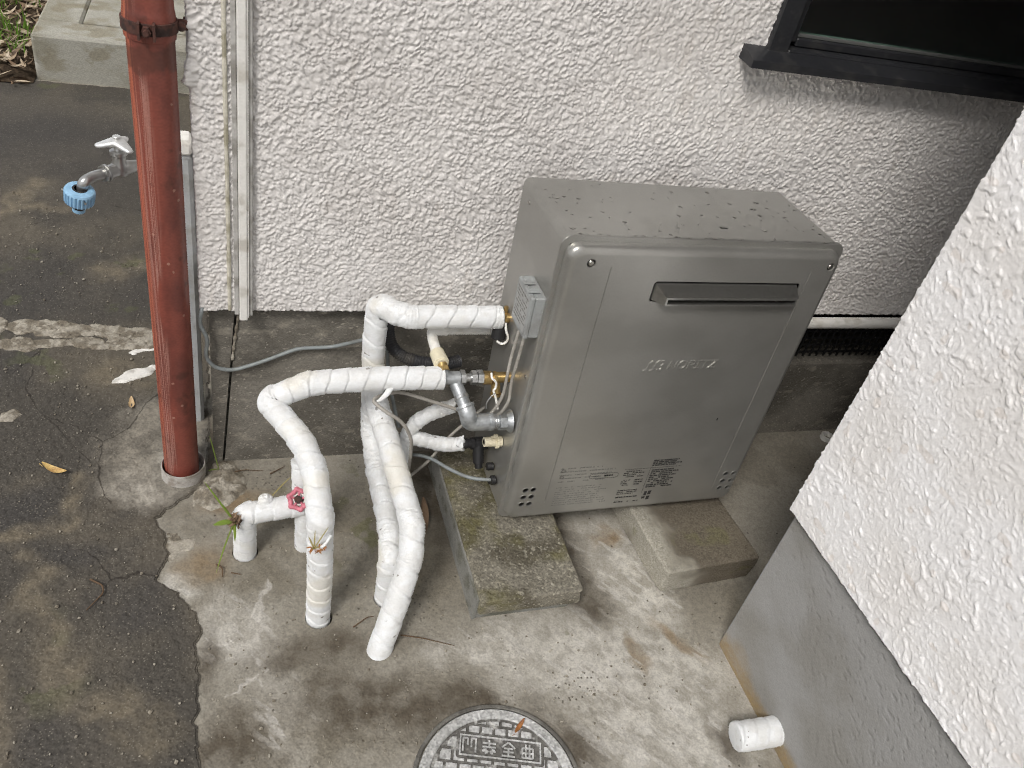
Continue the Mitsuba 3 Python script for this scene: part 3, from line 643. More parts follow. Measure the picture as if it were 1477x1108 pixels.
em = shapely.union_all([LineString([(0, -.012), (.032 * math.cos(a), -.012 + .032 * math.sin(a))]).buffer(.0045) for a in np.radians([30, 90, 150, 210, 270, 330])] + [Point(0, -.012).buffer(.011)])
part('emblem', mh_place(em, .0028, .0034), 'cast_iron', mh, False)

# ------------------------------------------------------------------ concrete blocks under the heater
def rough_block(x0, x1, y0, y1, z0, z1, seed, rot=0.0, amp=.0025):
    m = to_m3(box(x0, x1, y0, y1, z0, z1, .003)).refine_to_length(.006); t = from_m3(m)
    v = t.vertices; nrm = t.vertex_normals
    n = meshkit.fbm(v * 70, 3, seed) - .5
    c = np.array([(x0 + x1) / 2, (y0 + y1) / 2, (z0 + z1) / 2]); e = np.sort(np.abs((v - c) / ((np.array([x1 - x0, y1 - y0, z1 - z0])) / 2)), 1)
    nearedge = np.clip((e[:, 1] - .93) / .07, 0, 1)
    chip = np.clip(meshkit.fbm(v * 40 + 5, 3, seed + 2) - .5, 0, 1) * nearedge
    t.vertices = v + nrm * (n * amp)[:, None] + (c - v) / np.linalg.norm(c - v, axis=1, keepdims=True) * (chip * .035)[:, None]
    t.apply_transform(trimesh.transformations.rotation_matrix(rot, (0, 0, 1), c)); return t
obj('concrete_block', rough_block(.4330, .6235, -.413, -.023, .022, .060, 3, .0), 'block_concrete', smooth=25, label='mossy rough concrete block under the left side of the heater', category='concrete block', group='concrete blocks under the heater')
obj('concrete_block', rough_block(.787, .999, -.392, -.023, .001, .060, 5, .06), 'block_concrete_damp', smooth=25, label='half damp concrete block under the right side of the heater', category='concrete block', group='concrete blocks under the heater')
obj('mortar_bed', cat(box(.4312, .610, -.402, -.03, -.002, .0235, .003), trimesh.convex.convex_hull(np.array([(x, y, z) for y in (-.404, -.028) for x, z in [(.4265, -.002), (.4325, -.002), (.4300, .050), (.4335, .052)]]))), 'side_mortar', smooth=25, label='grey mortar bedding under and along the left side of the mossy block', category='mortar')

# ------------------------------------------------------------------ water heater
HO = np.array([.5031, -.2429, .0750]); YAW, LEAN = .01184, -.02484
HA = np.array([[math.cos(YAW), -math.sin(YAW), LEAN], [math.sin(YAW), math.cos(YAW), 0], [0, 0, 1]])
def H(m):
    m = m.copy(); m.vertices = np.asarray(m.vertices) @ HA.T + HO; return m
def HPt(a, b, e): return HA @ np.array([a, b, e], float) + HO
HW, HH, HD = .501, .5918, .190
def rrect(a0, a1, e0, e1, r, n=8):
    P = []
    for cx_, cy_, s in ((a1 - r, e1 - r, 0), (a0 + r, e1 - r, 1), (a0 + r, e0 + r, 2), (a1 - r, e0 + r, 3)):
        for t in np.linspace(0, np.pi / 2, n): P.append((cx_ + r * math.cos(t + s * np.pi / 2), cy_ + r * math.sin(t + s * np.pi / 2)))
    return np.array(P)
def loft(loops):
    """loops: (points n x 2 in a,e; b). Closed solid, each end a fan."""
    n = len(loops[0][0]); V = np.vstack([np.c_[p[:, 0], np.full(n, b), p[:, 1]] for p, b in loops]); F = []
    for k in range(len(loops) - 1):
        i = np.arange(n); j = (i + 1) % n
        F.append(np.stack([k * n + i, k * n + j, (k + 1) * n + j], 1)); F.append(np.stack([k * n + i, (k + 1) * n + j, (k + 1) * n + i], 1))
    c0, c1 = len(V), len(V) + 1
    V = np.vstack([V, V[:n].mean(0), V[-n:].mean(0)]); i = np.arange(n); j = (i + 1) % n; L = (len(loops) - 1) * n
    F.append(np.stack([np.full(n, c0), j, i], 1)); F.append(np.stack([np.full(n, c1), L + i, L + j], 1))
    m = trimesh.Trimesh(V, np.vstack(F), process=False)
    if m.volume < 0: m.invert()
    return m
ht = thing('water_heater', 'silver grey outdoor gas water heater standing on two concrete blocks', 'water heater')
def ins(d, r, e0=0.0, e1=HH): return rrect(d, HW - d, e0 + d, e1 - d, max(r - d, .002))
body = from_m3(to_m3(loft([(rrect(.003, HW - .003, .004, HH - .003, .012), .190), (rrect(.003, HW - .003, .004, HH - .003, .012), .0085)])) - m3.Manifold.cube((HW - .020, .180, HH - .021)).translate((.010, 0, .011)))
part('casing', H(body), 'silver_paint', ht, 25)
flange = loft([(ins(.0012, .016), .0086), (ins(0, .016), .0075), (ins(0, .016), .0015), (ins(.0012, .016), 0.0)])
flange = from_m3(to_m3(flange) - m3.Manifold.cube((HW - .026, .1, HH - .026)).translate((.013, -.05, .013)))
part('flange', H(flange), 'silver_paint', ht, 40)
fr_, fb = .013, -.017
lo = [(rrect(.008, HW - .008, .008, HH - .009, .020), -.0002), (rrect(.008, HW - .008, .008, HH - .009, .020), -.0035)]
for t in np.linspace(0, np.pi / 2, 9): 
    d = .008 + fr_ * (1 - math.cos(t)); lo.append((rrect(d, HW - d, d, HH - .001 - d, .022 - (d - .008) * .5), fb + fr_ - fr_ * math.sin(t)))
front = to_m3(loft(lo)) - to_m3(loft([(rrect(.0135, HW - .0135, .0135, HH - .015, .014), .02), (rrect(.0135, HW - .0135, .0135, HH - .015, .014), fb + .0095), (rrect(.022, HW - .022, .022, HH - .023, .010), fb + .0022)]))
cuts = []
def mcyl(a, e, r, depth=.012):
    return m3.Manifold.cylinder(.03, r, r, 28).rotate((90, 0, 0)).translate((a, fb + depth, e))
vents = [(.0355 + i * .0150 + j * -.0006, .0855 - j * .0183) for j in range(3) for i in range(2)] + [(.4578 + i * .0185, .0868 - j * .0198) for j in range(3) for i in range(2)]
for a, e in vents: cuts.append(mcyl(a, e, .0056, .008))
def mbox(a0, a1, b0, b1, e0, e1): return m3.Manifold.cube((a1 - a0, b1 - b0, e1 - e0)).translate((a0, b0, e0))
def rr_m(a0, a1, e0, e1, r, b0, b1): return to_m3(loft([(rrect(a0, a1, e0, e1, r), b1), (rrect(a0, a1, e0, e1, r), b0)]))
cuts.append(rr_m(.1595, .4290, .4905, .5275, .006, -.03, .01))
for a, e in ((.0465, .5560), (.4740, .5590)): cuts.append(m3.Manifold.cylinder(.004, .0066, .0078, 28).rotate((90, 0, 0)).translate((a, fb + .0022, e)))
for e in (.0750, .128, .182, .236, .290, .335): cuts.append(mbox(-.01, .0105, -.0040, -.0012, e - .014, e + .014))
for a0, w in ((.0800, .0016), (.4390, .0016)):
    g1 = m3.Manifold.hull_points(np.array([(a0 - w, fb - .001, .047), (a0 + w, fb - .001, .047), (a0, fb + .0014, .050), (a0 - w, fb - .001, .552), (a0 + w, fb - .001, .552), (a0, fb + .0014, .549)]))
    cuts.append(g1)
for c_ in cuts: front = front - c_
front = from_m3(front)
part('front_panel', H(front), 'silver_paint', ht, 28)
for a, e in vents:
    q = lathe([(.0056, -.0004), (.0056, .0008), (.0066, .0008), (.0070, -.0004)], (0, 0, 0), (0, -1, 0), 24); q.apply_translation((a, fb, e)); part('vent_rim', H(q), 'silver_paint', ht, 50)
hood = m3.Manifold.hull_points(np.array([(.1625, -.010, .4925), (.1625, -.010, .5245), (.4262, -.010, .5250), (.4262, -.010, .4925), (.1790, -.033, .4935), (.1790, -.033, .5085), (.4235, -.033, .5090), (.4235, -.033, .4935)]).astype(np.float32))
hood = hood - mbox(.1825, .4200, -.05, .01, .4965, .5045)
part('exhaust_outlet', H(from_m3(hood)), 'outlet_metal', ht, 20)
for a, e in ((.0465, .5560), (.4740, .5590)):
    s_ = lathe([(0, 0), (.0046, 0), (.0046, .0010), (.0036, .0022), (.0012, .0025), (0, .0017)], (0, 0, 0), (0, -1, 0), 20); s_.apply_translation((a, fb + .0022, e)); part('screw', H(s_), 'screw_metal', ht)
for a, b, e in ((.003, .153, .563), (.003, .022, .317), (.003, .060, .20), (.003, .09, .45)):
    s_ = lathe([(0, 0), (.0036, 0), (.0034, .0012), (.0018, .0022), (0, .0023)], (0, 0, 0), (-1, 0, 0), 16); s_.apply_translation((a, b, e)); part('screw', H(s_), 'screw_metal', ht)
# raised maker's mark and name on the front
tm = meshkit.text_mesh('NORITZ', .0172, .0016, False)
v = np.array(tm.vertices); v[:, 0] *= .094 / v[:, 0].max(); v[:, 0] += v[:, 1] * .22
tm.vertices = np.c_[.2335 + v[:, 0], fb - v[:, 2] + .0001, .3565 + v[:, 1]]
if tm.volume < 0: tm.invert()
part('raised_name', H(tm), 'silver_paint', ht, 30, 'raised maker name reading NORITZ')
mk = []
for k in range(3):
    x0 = .1925 + k * .0125
    pth = [(x0, .3540), (x0 + .0035, .3545), (x0 + .0060, .3600), (x0 + .0085, .3700), (x0 + .0120, .3735)] if k < 2 else [(x0, .3560), (x0 + .0045, .3545), (x0 + .0095, .3580), (x0 + .0060, .3635), (x0 + .0110, .3690), (x0 + .0080, .3735), (x0 + .002, .3725)]
    mm = extrude(LineString(pth).buffer(.0020), .0016); vv = np.array(mm.vertices); mm.vertices = np.c_[vv[:, 0], fb - vv[:, 2] + .0001, vv[:, 1]]; 
    if mm.volume < 0: mm.invert()
    mk.append(mm)
part('raised_emblem', H(cat(*mk)), 'silver_paint', ht, 30, 'raised emblem of three curved strokes')
# printed rating text and notices, flat on the panel
def print_lines(a0, a1, e0, e1, rows, seed, fill=.75, hgt=.45, wl=(.002, .007)):
    r = np.random.default_rng(seed); L = []; dy = (e1 - e0) / rows
    for k in range(rows):
        e = e1 - (k + .5) * dy; a = a0; end = a0 + (a1 - a0) * r.uniform(.7, 1)
        while a < end:
            w = r.uniform(*wl)
            if r.random() < fill: L.append(box(a, min(a + w, end), fb - .00028, fb + .0004, e - dy * hgt / 2, e + dy * hgt / 2))
            a += w + r.uniform(.0006, .002)
    return L
dark = print_lines(.281, .345, .124, .141, 4, 1, .97, .72, (.004, .012)) + print_lines(.284, .345, .066, .116, 10, 2, .93, .66, (.003, .009)) + print_lines(.226, .275, .098, .117, 4, 3, .8, .5) + print_lines(.226, .245, .076, .094, 4, 4, .9, .5, (.002, .005)) + print_lines(.254, .272, .076, .094, 3, 5, .9, .5) + print_lines(.226, .275, .052, .066, 3, 6, .9, .55) + print_lines(.226, .279, .042, .048, 1, 7, .9, .5) + print_lines(.226, .250, .0295, .0345, 1, 8, 1, .6) + print_lines(.254, .279, .030, .034, 1, 9, .8, .5)
dark += [box(.226, .345, fb - .00028, fb + .0004, .1195, .1203), box(.2795, .2801, fb - .00028, fb + .0004, .052, .118)]
dark += [box(.286, .292, fb - .00028, fb + .0004, .045, .056), box(.294, .301, fb - .00028, fb + .0004, .047, .057), box(.294, .301, fb - .00028, fb + .0004, .033, .043), box(.284, .291, fb - .00028, fb + .0004, .036, .042)]
part('rating_print', H(cat(*dark)), 'print_grey', ht, False, 'dark printed rating text low on the front')
pale = print_lines(.095, .205, .096, .138, 5, 11, .8, .28) + print_lines(.095, .215, .036, .088, 9, 12, .85, .25)
for c_, e in ((.100, .128), (.100, .112)):
    q = Point(c_, e).buffer(.004, 12); q = q.difference(Point(c_, e).buffer(.0031, 12)); mm = extrude(q, .0006); vv = np.array(mm.vertices); mm.vertices = np.c_[vv[:, 0], fb - .00028 + vv[:, 2], vv[:, 1]]; pale.append(mm)
part('notice_print', H(cat(*pale)), 'print_pale', ht, False, 'faint printed notices low on the front')
ov = LineString([(.162, .1085), (.209, .1085)]).buffer(.0065, 12); ov = ov.difference(LineString([(.162, .1085), (.209, .1085)]).buffer(.0056, 12))
mm = extrude(ov, .0007); vv = np.array(mm.vertices); mm.vertices = np.c_[vv[:, 0], fb - .0003 + vv[:, 2], vv[:, 1]]
te = meshkit.text_mesh('eco', .0052, .0006); ve = np.array(te.vertices); te.vertices = np.c_[.164 + ve[:, 0], fb - .0003 + ve[:, 2], .1060 + ve[:, 1]]
part('oval_badge', H(cat(mm, te, *print_lines(.186, .207, .106, .111, 1, 19, 1, .8, (.003, .004)))), 'print_grey', ht, False, 'small printed oval badge')
# feet
for a0 in (.045, .335):
    part('foot', H(cat(box(a0, a0 + .11, .012, .17, -.0015, .0045, .001), box(a0 + .012, a0 + .098, .018, .160, -.0145, -.0010, .001))), 'frame_black', ht, False)
# slightly weathered scratches and a black speck on the front
part('speck', H(box(.3805, .3822, fb - .0006, fb + .0002, .2330, .2385)), 'black_plastic', ht, False)

# junction box on the side
jb = part('junction_box', H(box(-.0155, .0029, .0075, .0745, .4050, .4785, .002)), 'grey_plastic', ht, False)
part('lid', H(box(-.0235, -.0160, .0060, .0715, .4040, .4800, .002)), 'grey_plastic', jb, False)
part('label', H(box(-.02385, -.0230, .0120, .0660, .4120, .4730)), 'label_grey', jb, False)
lj = []
r_ = np.random.default_rng(4)
for k in range(9):
    z = .469 - k * .0062; y = .064
    while y > .016:
        w = r_.uniform(.003, .009)
        if r_.random() < .8: lj.append(box(-.02415, -.0236, max(y - w, .014), y, z - .0011, z + .0011))
        y -= w + .002
part('label_print', H(cat(*lj)), 'print_pale', jb, False)
for y in (.024, .048): part('clip', H(box(-.0248, -.0060, y - .005, y + .005, .4805, .4835, .0008)), 'grey_plastic', jb, False)

# rain drops on top and on the flange
def drop(x, y, z, rx, ry, h, seg=10):
    V = []; 
    for k, (rr, zz) in enumerate([(1, 0), (.95, .35), (.75, .72), (.4, .95)]):
        for t in np.arange(seg) / seg * 2 * np.pi: V.append((x + rx * rr * math.cos(t), y + ry * rr * math.sin(t), z + h * zz))
    V += [(x, y, z + h), (x, y, z)]; F = []
    for k in range(3):
        for i in range(seg):
            j = (i + 1) % seg; F += [(k * seg + i, k * seg + j, (k + 1) * seg + j), (k * seg + i, (k + 1) * seg + j, (k + 1) * seg + i)]
    for i in range(seg):
        j = (i + 1) % seg; F += [(3 * seg + i, 3 * seg + j, 4 * seg), (j, i, 4 * seg + 1)]
    return trimesh.Trimesh(V, F, process=False)
dr_ = []
r_ = np.random.default_rng(12)
for _ in range(130):
    a, b = r_.uniform(.02, HW - .02), .012 + .17 * r_.random() ** 1.2
    s = r_.choice([.0012, .0018, .0026, .0038], p=[.42, .33, .17, .08]) * r_.uniform(.8, 1.2)
    dr_.append(drop(a, b, HH - .0033, s * r_.uniform(.9, 1.7), s, s * .26))
for _ in range(34):
    a = r_.uniform(.02, HW - .02); s = r_.uniform(.0012, .003)
    dr_.append(drop(a, r_.uniform(.002, .006), HH - .0003, s * 1.8, s * .9, s * .4))
obj('rain_drops', H(cat(*dr_)), 'water', smooth=50, kind='stuff', label='clear rain drops beaded on top of the heater', category='rain drops')

# ------------------------------------------------------------------ tape-wrapped pipes
def tape(seed, pitch=.030, lip=.0010, wr=.0010, rough=1.0):
    def f(S, TH, cur):
        ph = (S / pitch + TH / (2 * np.pi) + .25 * meshkit.noise(np.stack([S * 25, np.cos(TH), np.sin(TH)], -1), seed)) % 1.0
        x, y = np.cos(TH), np.sin(TH)
        ridge = lambda fs, fa, sd: 1 - np.abs(2 * meshkit.noise(np.stack([S * fs + TH * .5, x * fa + 4, y * fa + seed], -1), sd) - 1)
        fold = ridge(120, 1.3, seed + 3) ** 3 * .6 + ridge(230, 2.2, seed + 6) ** 3 * .4
        lump_ = meshkit.noise(np.stack([S * 30, x * 1.1, y * 1.1 + seed], -1), seed + 5) - .5
        where = np.clip((meshkit.noise(np.stack([S * 14, x, y + seed], -1), seed + 8) - .42) / .3, 0, 1)
        bendy = np.clip(cur / 18, 0, 1)
        d = ((ph + .5) % 1 - .5)
        return lip * 1.3 * (1 - ph) - .0014 * np.exp(-(d / .045) ** 2) + (.0006 * rough * where + .0022 * bendy) * fold * 1.0 + .0004 * rough * lump_
    return f
def lagged(pts, r, seed, bend=.016, rough=1.0, pitch=.030, seg=48, step=.0011):
    return sweep(pts, r, seg, bend, step, tape(seed, pitch, rough=rough))
GP = 'white taped pipes left of the heater'
lp = thing('lagged_pipe', 'white taped pipe from the top heater valve, bent down behind the front pipe', 'pipe', GP)
part('wrap', lagged([(.4800, -.1000, .4262), (.3810, -.1000, .4268), (.3130, -.1000, .4264), (.2770, -.0605, .4265), (.2770, -.0640, .3395), (.2810, -.0750, .2545), (.2855, -.0860, .1700), (.2890, -.1400, .1250), (.2945, -.2200, .1065), (.2940, -.2850, .1060), (.2895, -.3270, .0850), (.2888, -.3400, -.05)], .0190, 3, .020, 1.0, .038), 'white_tape', lp, True)
part('end_collar', sweep([(.4830, -.1000, .4262), (.4740, -.1000, .4262)], .0198, 32, .01, .002), 'white_tape', lp, True)
lp1 = thing('lagged_pipe', 'thick white taped pipe with its tied off end lying nearest the manhole cover', 'pipe', GP)
part('wrap', lagged([(.2800, -.0740, .2600), (.2915, -.1050, .2215), (.3005, -.1700, .2060), (.3095, -.2500, .1854), (.3186, -.3200, .1660), (.3140, -.3580, .1300), (.2921, -.3964, .0760), (.2660, -.4330, .0100), (.258, -.442, -.012)], .0198, 11, .020, .8, .042), 'white_tape', lp1, True)
lp2 = thing('lagged_pipe', 'white taped pipe running left from the steel valve then down to the concrete', 'pipe', GP)
part('wrap', lagged([(.3790, -.1600, .3440), (.3100, -.1600, .3452), (.2410, -.1600, .3445), (.1600, -.1580, .3370), (.0960, -.1640, .3090), (.1442, -.2367, .2860), (.1605, -.2800, .2640), (.1640, -.3520, .2330), (.1680, -.3600, .1247), (.1720, -.3630, -.05)], .0192, 23, .014, 1.15), 'white_tape', lp2, True)
# loose tail of tape hanging from it
def flat(w, t, ph=0.0):
    return lambda S, TH, c: w * t / np.sqrt((t * np.cos(TH + ph)) ** 2 + (w * np.sin(TH + ph)) ** 2) * (1 - .75 * (S / S.max()) ** 3) - .001
tl = sweep([(.2880, -.1780, .3420), (.2800, -.1830, .3300), (.2730, -.1860, .3240), (.2660, -.1885, .3205)], lambda s: .001 + 0 * s, 16, .01, .002, flat(.0075, .0009, .5))
part('tape_tail', tl, 'white_tape', lp2, True)
part('split_rim', sweep([(.1480, -.3770, .205), (.1590, -.3840, .200), (.1710, -.3800, .207), (.1790, -.3700, .214)], .0022, 8, .004, .001, lambda S, t, c: .0016 * (meshkit.noise(np.stack([S * 500, np.cos(t), np.sin(t)], -1), 4) - .3)), 'white_tape', lp2, True)
lp3 = thing('lagged_pipe', 'short white taped pipe bridge with two legs beside the pink valve wheel', 'pipe', GP)
part('wrap', lagged([(.0600, -.2110, -.05), (.0596, -.2115, .1000), (.1125, -.2105, .1060), (.1560, -.2090, .1095)], .0188, 37, .012, 1.3), 'white_tape', lp3, True)
part('leg', lagged([(.1630, -.2060, -.05), (.1585, -.2085, .1200)], .0165, 41, .01), 'white_tape', lp3, True)
part('tape_knot', lump(Point(0, 0).buffer(.012, 10), .010, 21, 0, .0012, 300, .008).apply_transform(trimesh.transformations.translation_matrix((.0935, -.2040, .1258))), 'white_tape', lp3, True)
part('sleeve', lagged([(.1520, -.1860, .125), (.1500, -.1700, .178)], .0135, 43, .01), 'white_tape', lp3, True)
sv = thing('stop_valve', 'stop valve with pink round handwheel, half hidden by the taped pipe', 'valve')
ax = np.array([-.35, -.62, .70]); ax /= np.linalg.norm(ax); wc = np.array([.1455, -.2260, .1420])
part('body', cat(cyl(wc - ax * .045, wc - ax * .020, .0125, seg=20), cyl(wc - ax * .021, wc - ax * .011, .0095, seg=6)), 'galvanised', sv, 25)
part('stem', cat(cyl(wc - ax * .012, wc + ax * .004, .0045), cyl(wc + ax * .003, wc + ax * .006, .0070, seg=6)), 'rust', sv, 25)
tw = torus(wc, ax, .0152, .0042, 72, 14)
n_, b_, t_ = frame_of(ax); vv = np.array(tw.vertices) - wc; aa = np.arctan2(vv @ b_, vv @ n_); fl = 1 + .13 * np.maximum(np.cos(6 * aa), -.35)
ra = (vv @ n_)[:, None] * n_ + (vv @ b_)[:, None] * b_; tw.vertices = wc + ra * fl[:, None] + (vv @ t_)[:, None] * t_ * (1 + .30 * np.cos(6 * aa))[:, None]
hw = part('handwheel', tw, 'pink_paint', sv, True)
for k in range(5):
    a = (k + .5) * 2 * np.pi / 5; d_ = math.cos(a) * n_ + math.sin(a) * b_
    part('spoke', cyl(wc + d_ * .004, wc + d_ * .0135, .0020, seg=8), 'pink_paint', hw)
part('washer', torus(wc - ax * .004, ax, .0092, .0014, 30, 8), 'pvc_white', sv, True)
st_ = thing('lagged_pipe', 'short capped stub of white taped pipe sticking out of the right foundation', 'pipe')
stub = sweep([(.8700, -.7010, .0260), (.8200, -.6985, .0235), (.7965, -.6960, .0220), (.7945, -.6958, .0218)], lambda s: np.where(s > s.max() - .003, .0215, .0228), 40, .01, .0016, tape(51, .022))
part('wrap', stub, 'white_tape', st_, True)
for k in range(9):
    x_, a_ = .800 + .0065 * (k % 3) * 1.6 + .003 * (k // 3), .5 + .42 * (k // 3) + .1 * (k % 2)
    part('nick', cyl((x_, -.6968 - .0216 * math.cos(a_), .0224 + .0216 * math.sin(a_)), (x_ + .0008, -.6968 - .0236 * math.cos(a_), .0224 + .0236 * math.sin(a_)), .0011, .0008, 7), 'rust', st_)

# two thin wrapped hoses joining behind the front pipe
hs = thing('wrapped_hose', 'thin white taped hose arching up behind the grey cable', 'hose', 'thin wrapped hoses below the heater valves')
part('wrap', lagged([(.3480, -.1020, .1560), (.3533, -.1000, .1700), (.3653, -.1000, .1947), (.3986, -.1000, .2185), (.4300, -.1000, .2275)], .0125, 61, .02, 1.2, .016, 28, .0015), 'white_tape', hs, True)
part('torn_end', sweep([(.4230, -.1000, .2285), (.4330, -.1000, .2420), (.4380, -.1000, .2500)], lambda s: .0075 * (1.15 - s / .035), 14, .01, .002, lambda S, t, c: .002 * np.sin(t * 3 + S * 200)), 'white_tape', hs, True)
hs1 = thing('wrapped_hose', 'thin white taped hose running right to the black drain valve', 'hose', 'thin wrapped hoses below the heater valves')
part('wrap', lagged([(.3316, -.1500, .1000), (.3430, -.1150, .1250), (.3500, -.1030, .1560), (.3719, -.1100, .1584), (.4176, -.1200, .1490), (.4530, -.1300, .1590)], .0125, 67, .02, 1.3, .016, 28, .0015), 'white_tape', hs1, True)
part('torn_end', sweep([(.4420, -.1300, .1610), (.4470, -.1320, .1730), (.4450, -.1340, .1800)], lambda s: .0080 * (1.15 - s / .03), 14, .01, .002, lambda S, t, c: .002 * np.sin(t * 3 + S * 200)), 'white_tape', hs1, True)
part('drop', lagged([(.3430, -.1150, .1300), (.3340, -.1480, .0980), (.3190, -.2050, .0750), (.3180, -.2300, .0450)], .0130, 69, .02, 1.2, .018, 28, .0015), 'white_tape', hs1, True)

# ------------------------------------------------------------------ fittings
def hexnut(p0, p1, r): return cyl(p0, p1, r, seg=6)
tv = thing('drain_valve', 'brass top valve with black plug and white strap under the junction box', 'valve')
part('body', cat(cyl((.4790, -.1000, .4265), (.4965, -.1020, .4262), .0090), hexnut((.4845, -.1005, .4265), (.4905, -.1010, .4265), .0125)), 'brass', tv, 25)
part('knob', cyl((.4880, -.1010, .4340), (.4885, -.0990, .4480), .0038), 'brass', tv)
part('plug', cat(cyl((.4835, -.1020, .4180), (.4815, -.1080, .3880), .0115, .0125, 20, .001), cyl((.4770, -.110, .396), (.4890, -.110, .394), .0075)), 'black_plastic', tv)
part('strap', sweep([(.4860, -.1180, .4270), (.4870, -.1240, .4140), (.4930, -.1260, .4040), (.4935, -.1240, .3920), (.4860, -.1230, .3850), (.4760, -.1200, .3900)], .0021, 8, .006, .002), 'pvc_white', tv)

vl = thing('valve_assembly', 'steel and brass valve train joining the taped pipe to the heater', 'valve')
Y = -.160
part('tee', cat(cyl((.3770, Y, .3440), (.4080, Y, .3435), .0115, seg=24, ch=.001), cyl((.3835, Y, .3440), (.3770, Y + .012, .3610), .0095, seg=20, ch=.001), cyl((.4000, Y - .002, .342), (.4030, Y - .004, .3300), .0098, seg=20)), 'galvanised', vl)
part('nut', hexnut((.4085, Y, .3435), (.4165, Y, .3434), .0135), 'bright_steel', vl, False)
part('nipple', cyl((.4160, Y, .3434), (.4290, Y, .3430), .0072), 'bright_steel', vl)
part('nut', hexnut((.4280, Y, .3430), (.4370, Y, .3428), .0128), 'bright_steel', vl, False)
part('nut', hexnut((.4380, Y, .3428), (.4480, Y, .3424), .0138), 'bright_steel', vl, False)
part('union', cat(cyl((.4478, Y, .3424), (.4640, Y, .3420), .0120, seg=24, ch=.0012), cyl((.4640, Y, .3420), (.4675, Y, .3420), .0085), cyl((.4675, Y, .3420), (.4730, Y, .3420), .0115, seg=6), cyl((.4730, Y, .3420), (.4980, Y + .002, .3415), .0095)), 'brass', vl)
part('drain_plug', cat(cyl((.4735, Y + .002, .3360), (.4760, Y - .008, .3140), .0080), cyl((.4760, Y - .008, .3140), (.4762, Y - .009, .3100), .0100)), 'brass', vl)
part('strap', cat(sweep([(.4605, Y - .006, .3570), (.4600, Y - .014, .3520), (.4650, Y - .016, .3490), (.4700, Y - .016, .3420), (.4690, Y - .018, .3320), (.4660, Y - .018, .3280), (.4700, Y - .022, .3200), (.4740, Y - .028, .3060), (.4770, Y - .030, .2960)], .0020, 8, .005, .0015)), 'pvc_white', vl)
ch_ = []
for t in np.linspace(0, 1, 22):
    a = -2.6 + 3.6 * t; c0 = np.array([.4700 - .0125 * math.cos(a * .55), Y - .022, .3090 - .020 * (t - .5) * 1.7]); ch_.append(trimesh.creation.icosphere(1, .0013).apply_translation(c0))
part('bead_chain', cat(*ch_), 'bright_steel', vl)
wb = thing('white_fitting', 'white plastic elbow and ribbed hose joining the valve train from above', 'fitting')
part('elbow', sweep([(.3980, -.0800, .3843), (.3700, -.0800, .3850), (.3712, -.0900, .3735), (.3738, -.1200, .3655)], .0090, 20, .006, .002), 'pvc_white', wb)
part('sleeve', cat(cyl((.3736, -.118, .3660), (.3765, -.146, .3640), .0125, .0135, 24, .001), cyl((.3765, -.1455, .3640), (.3770, -.1500, .3638), .0110)), 'cream_plastic', wb)
part('insert', cat(cyl((.3768, -.147, .3640), (.3785, -.158, .3580), .0085), hexnut((.3778, -.152, .3615), (.3790, -.158, .3570), .0105)), 'brass', wb, 25)
part('ribbed_hose', sweep([(.3970, -.0800, .3843), (.4300, -.0795, .3840), (.4960, -.0780, .3830)], .0073, 20, .02, .0008, lambda S, t, c: .0009 * np.sin(S * 2 * np.pi / .0042)), 'pvc_white', wb)
gp = thing('galvanised_pipe', 'galvanised steel elbow pipe running down to the heater side', 'pipe')
part('pipe', cyl((.4020, -.1640, .3330), (.4150, -.2080, .3110), .0112, seg=24), 'galvanised', gp)
part('collar', cat(cyl((.4075, -.184, .3235), (.4092, -.190, .3205), .0128, seg=24, ch=.0008)), 'bright_steel', gp)
part('elbow', sweep([(.4120, -.1990, .3160), (.4165, -.2110, .3060), (.4210, -.2140, .2890), (.4400, -.2115, .2868), (.4620, -.2100, .2862)], lambda s: .0148 + .0014 * ((s < .006) | (s > s.max() - .007)), 28, .018, .0015), 'galvanised', gp)
part('nipple', cyl((.4610, -.2100, .2862), (.4740, -.2100, .2861), .0125, seg=24), 'galvanised', gp)
for k in range(3): part('thread', torus((.4645 + k * .003, -.2100, .2862), (1, 0, 0), .0126, .0008, 24, 8), 'bright_steel', gp)
part('flange', cat(hexnut((.4745, -.2100, .2861), (.4870, -.2100, .2860), .0165), cyl((.4870, -.2100, .2860), (.4960, -.2100, .2860), .0150, .0210, 28)), 'galvanised', gp, 25)
pg = thing('condensate_plug', 'cream plastic outlet plug with hanging tab low on the heater side', 'plug')
part('tube', lathe([(.0055, 0), (.0088, 0), (.0090, .001), (.0090, .022), (.0128, .0222), (.0128, .0262), (.0098, .0265), (.0098, .033), (0, .033), (0, .004), (.0055, .004)], (.4680, -.1850, .2140), (1, 0, 0), 28), 'cream_plastic', pg)
part('tab', cat(box(.4830, .4905, -.1905, -.1850, .2245, .2335, .0012), cyl((.4780, -.188, .2280), (.4850, -.188, .2290), .0022)), 'cream_plastic', pg)
bf = thing('black_valve', 'black plastic bath hose connector beside the cream plug', 'connector')
part('body', cat(cyl((.4500, -.1300, .1600), (.4590, -.1300, .1595), .0100, seg=24, ch=.001), cyl((.4590, -.1300, .1595), (.4740, -.1300, .1588), .0085), cyl((.4660, -.1300, .1590), (.4720, -.1300, .1590), .0115, seg=8), cyl((.4740, -.1300, .1588), (.4985, -.1300, .1580), .0125, seg=24, ch=.001)), 'black_plastic', bf, 25)
part('lower_port', cat(cyl((.4800, -.1320, .1600), (.4820, -.1500, .1260), .0105, seg=20, ch=.001), cyl((.4820, -.1500, .1260), (.4830, -.1550, .1180), .0075)), 'black_plastic', bf, 25)
part('hose_tail', cyl((.4460, -.1300, .1602), (.4510, -.1300, .1600), .0108, seg=20), 'conduit_black', bf)
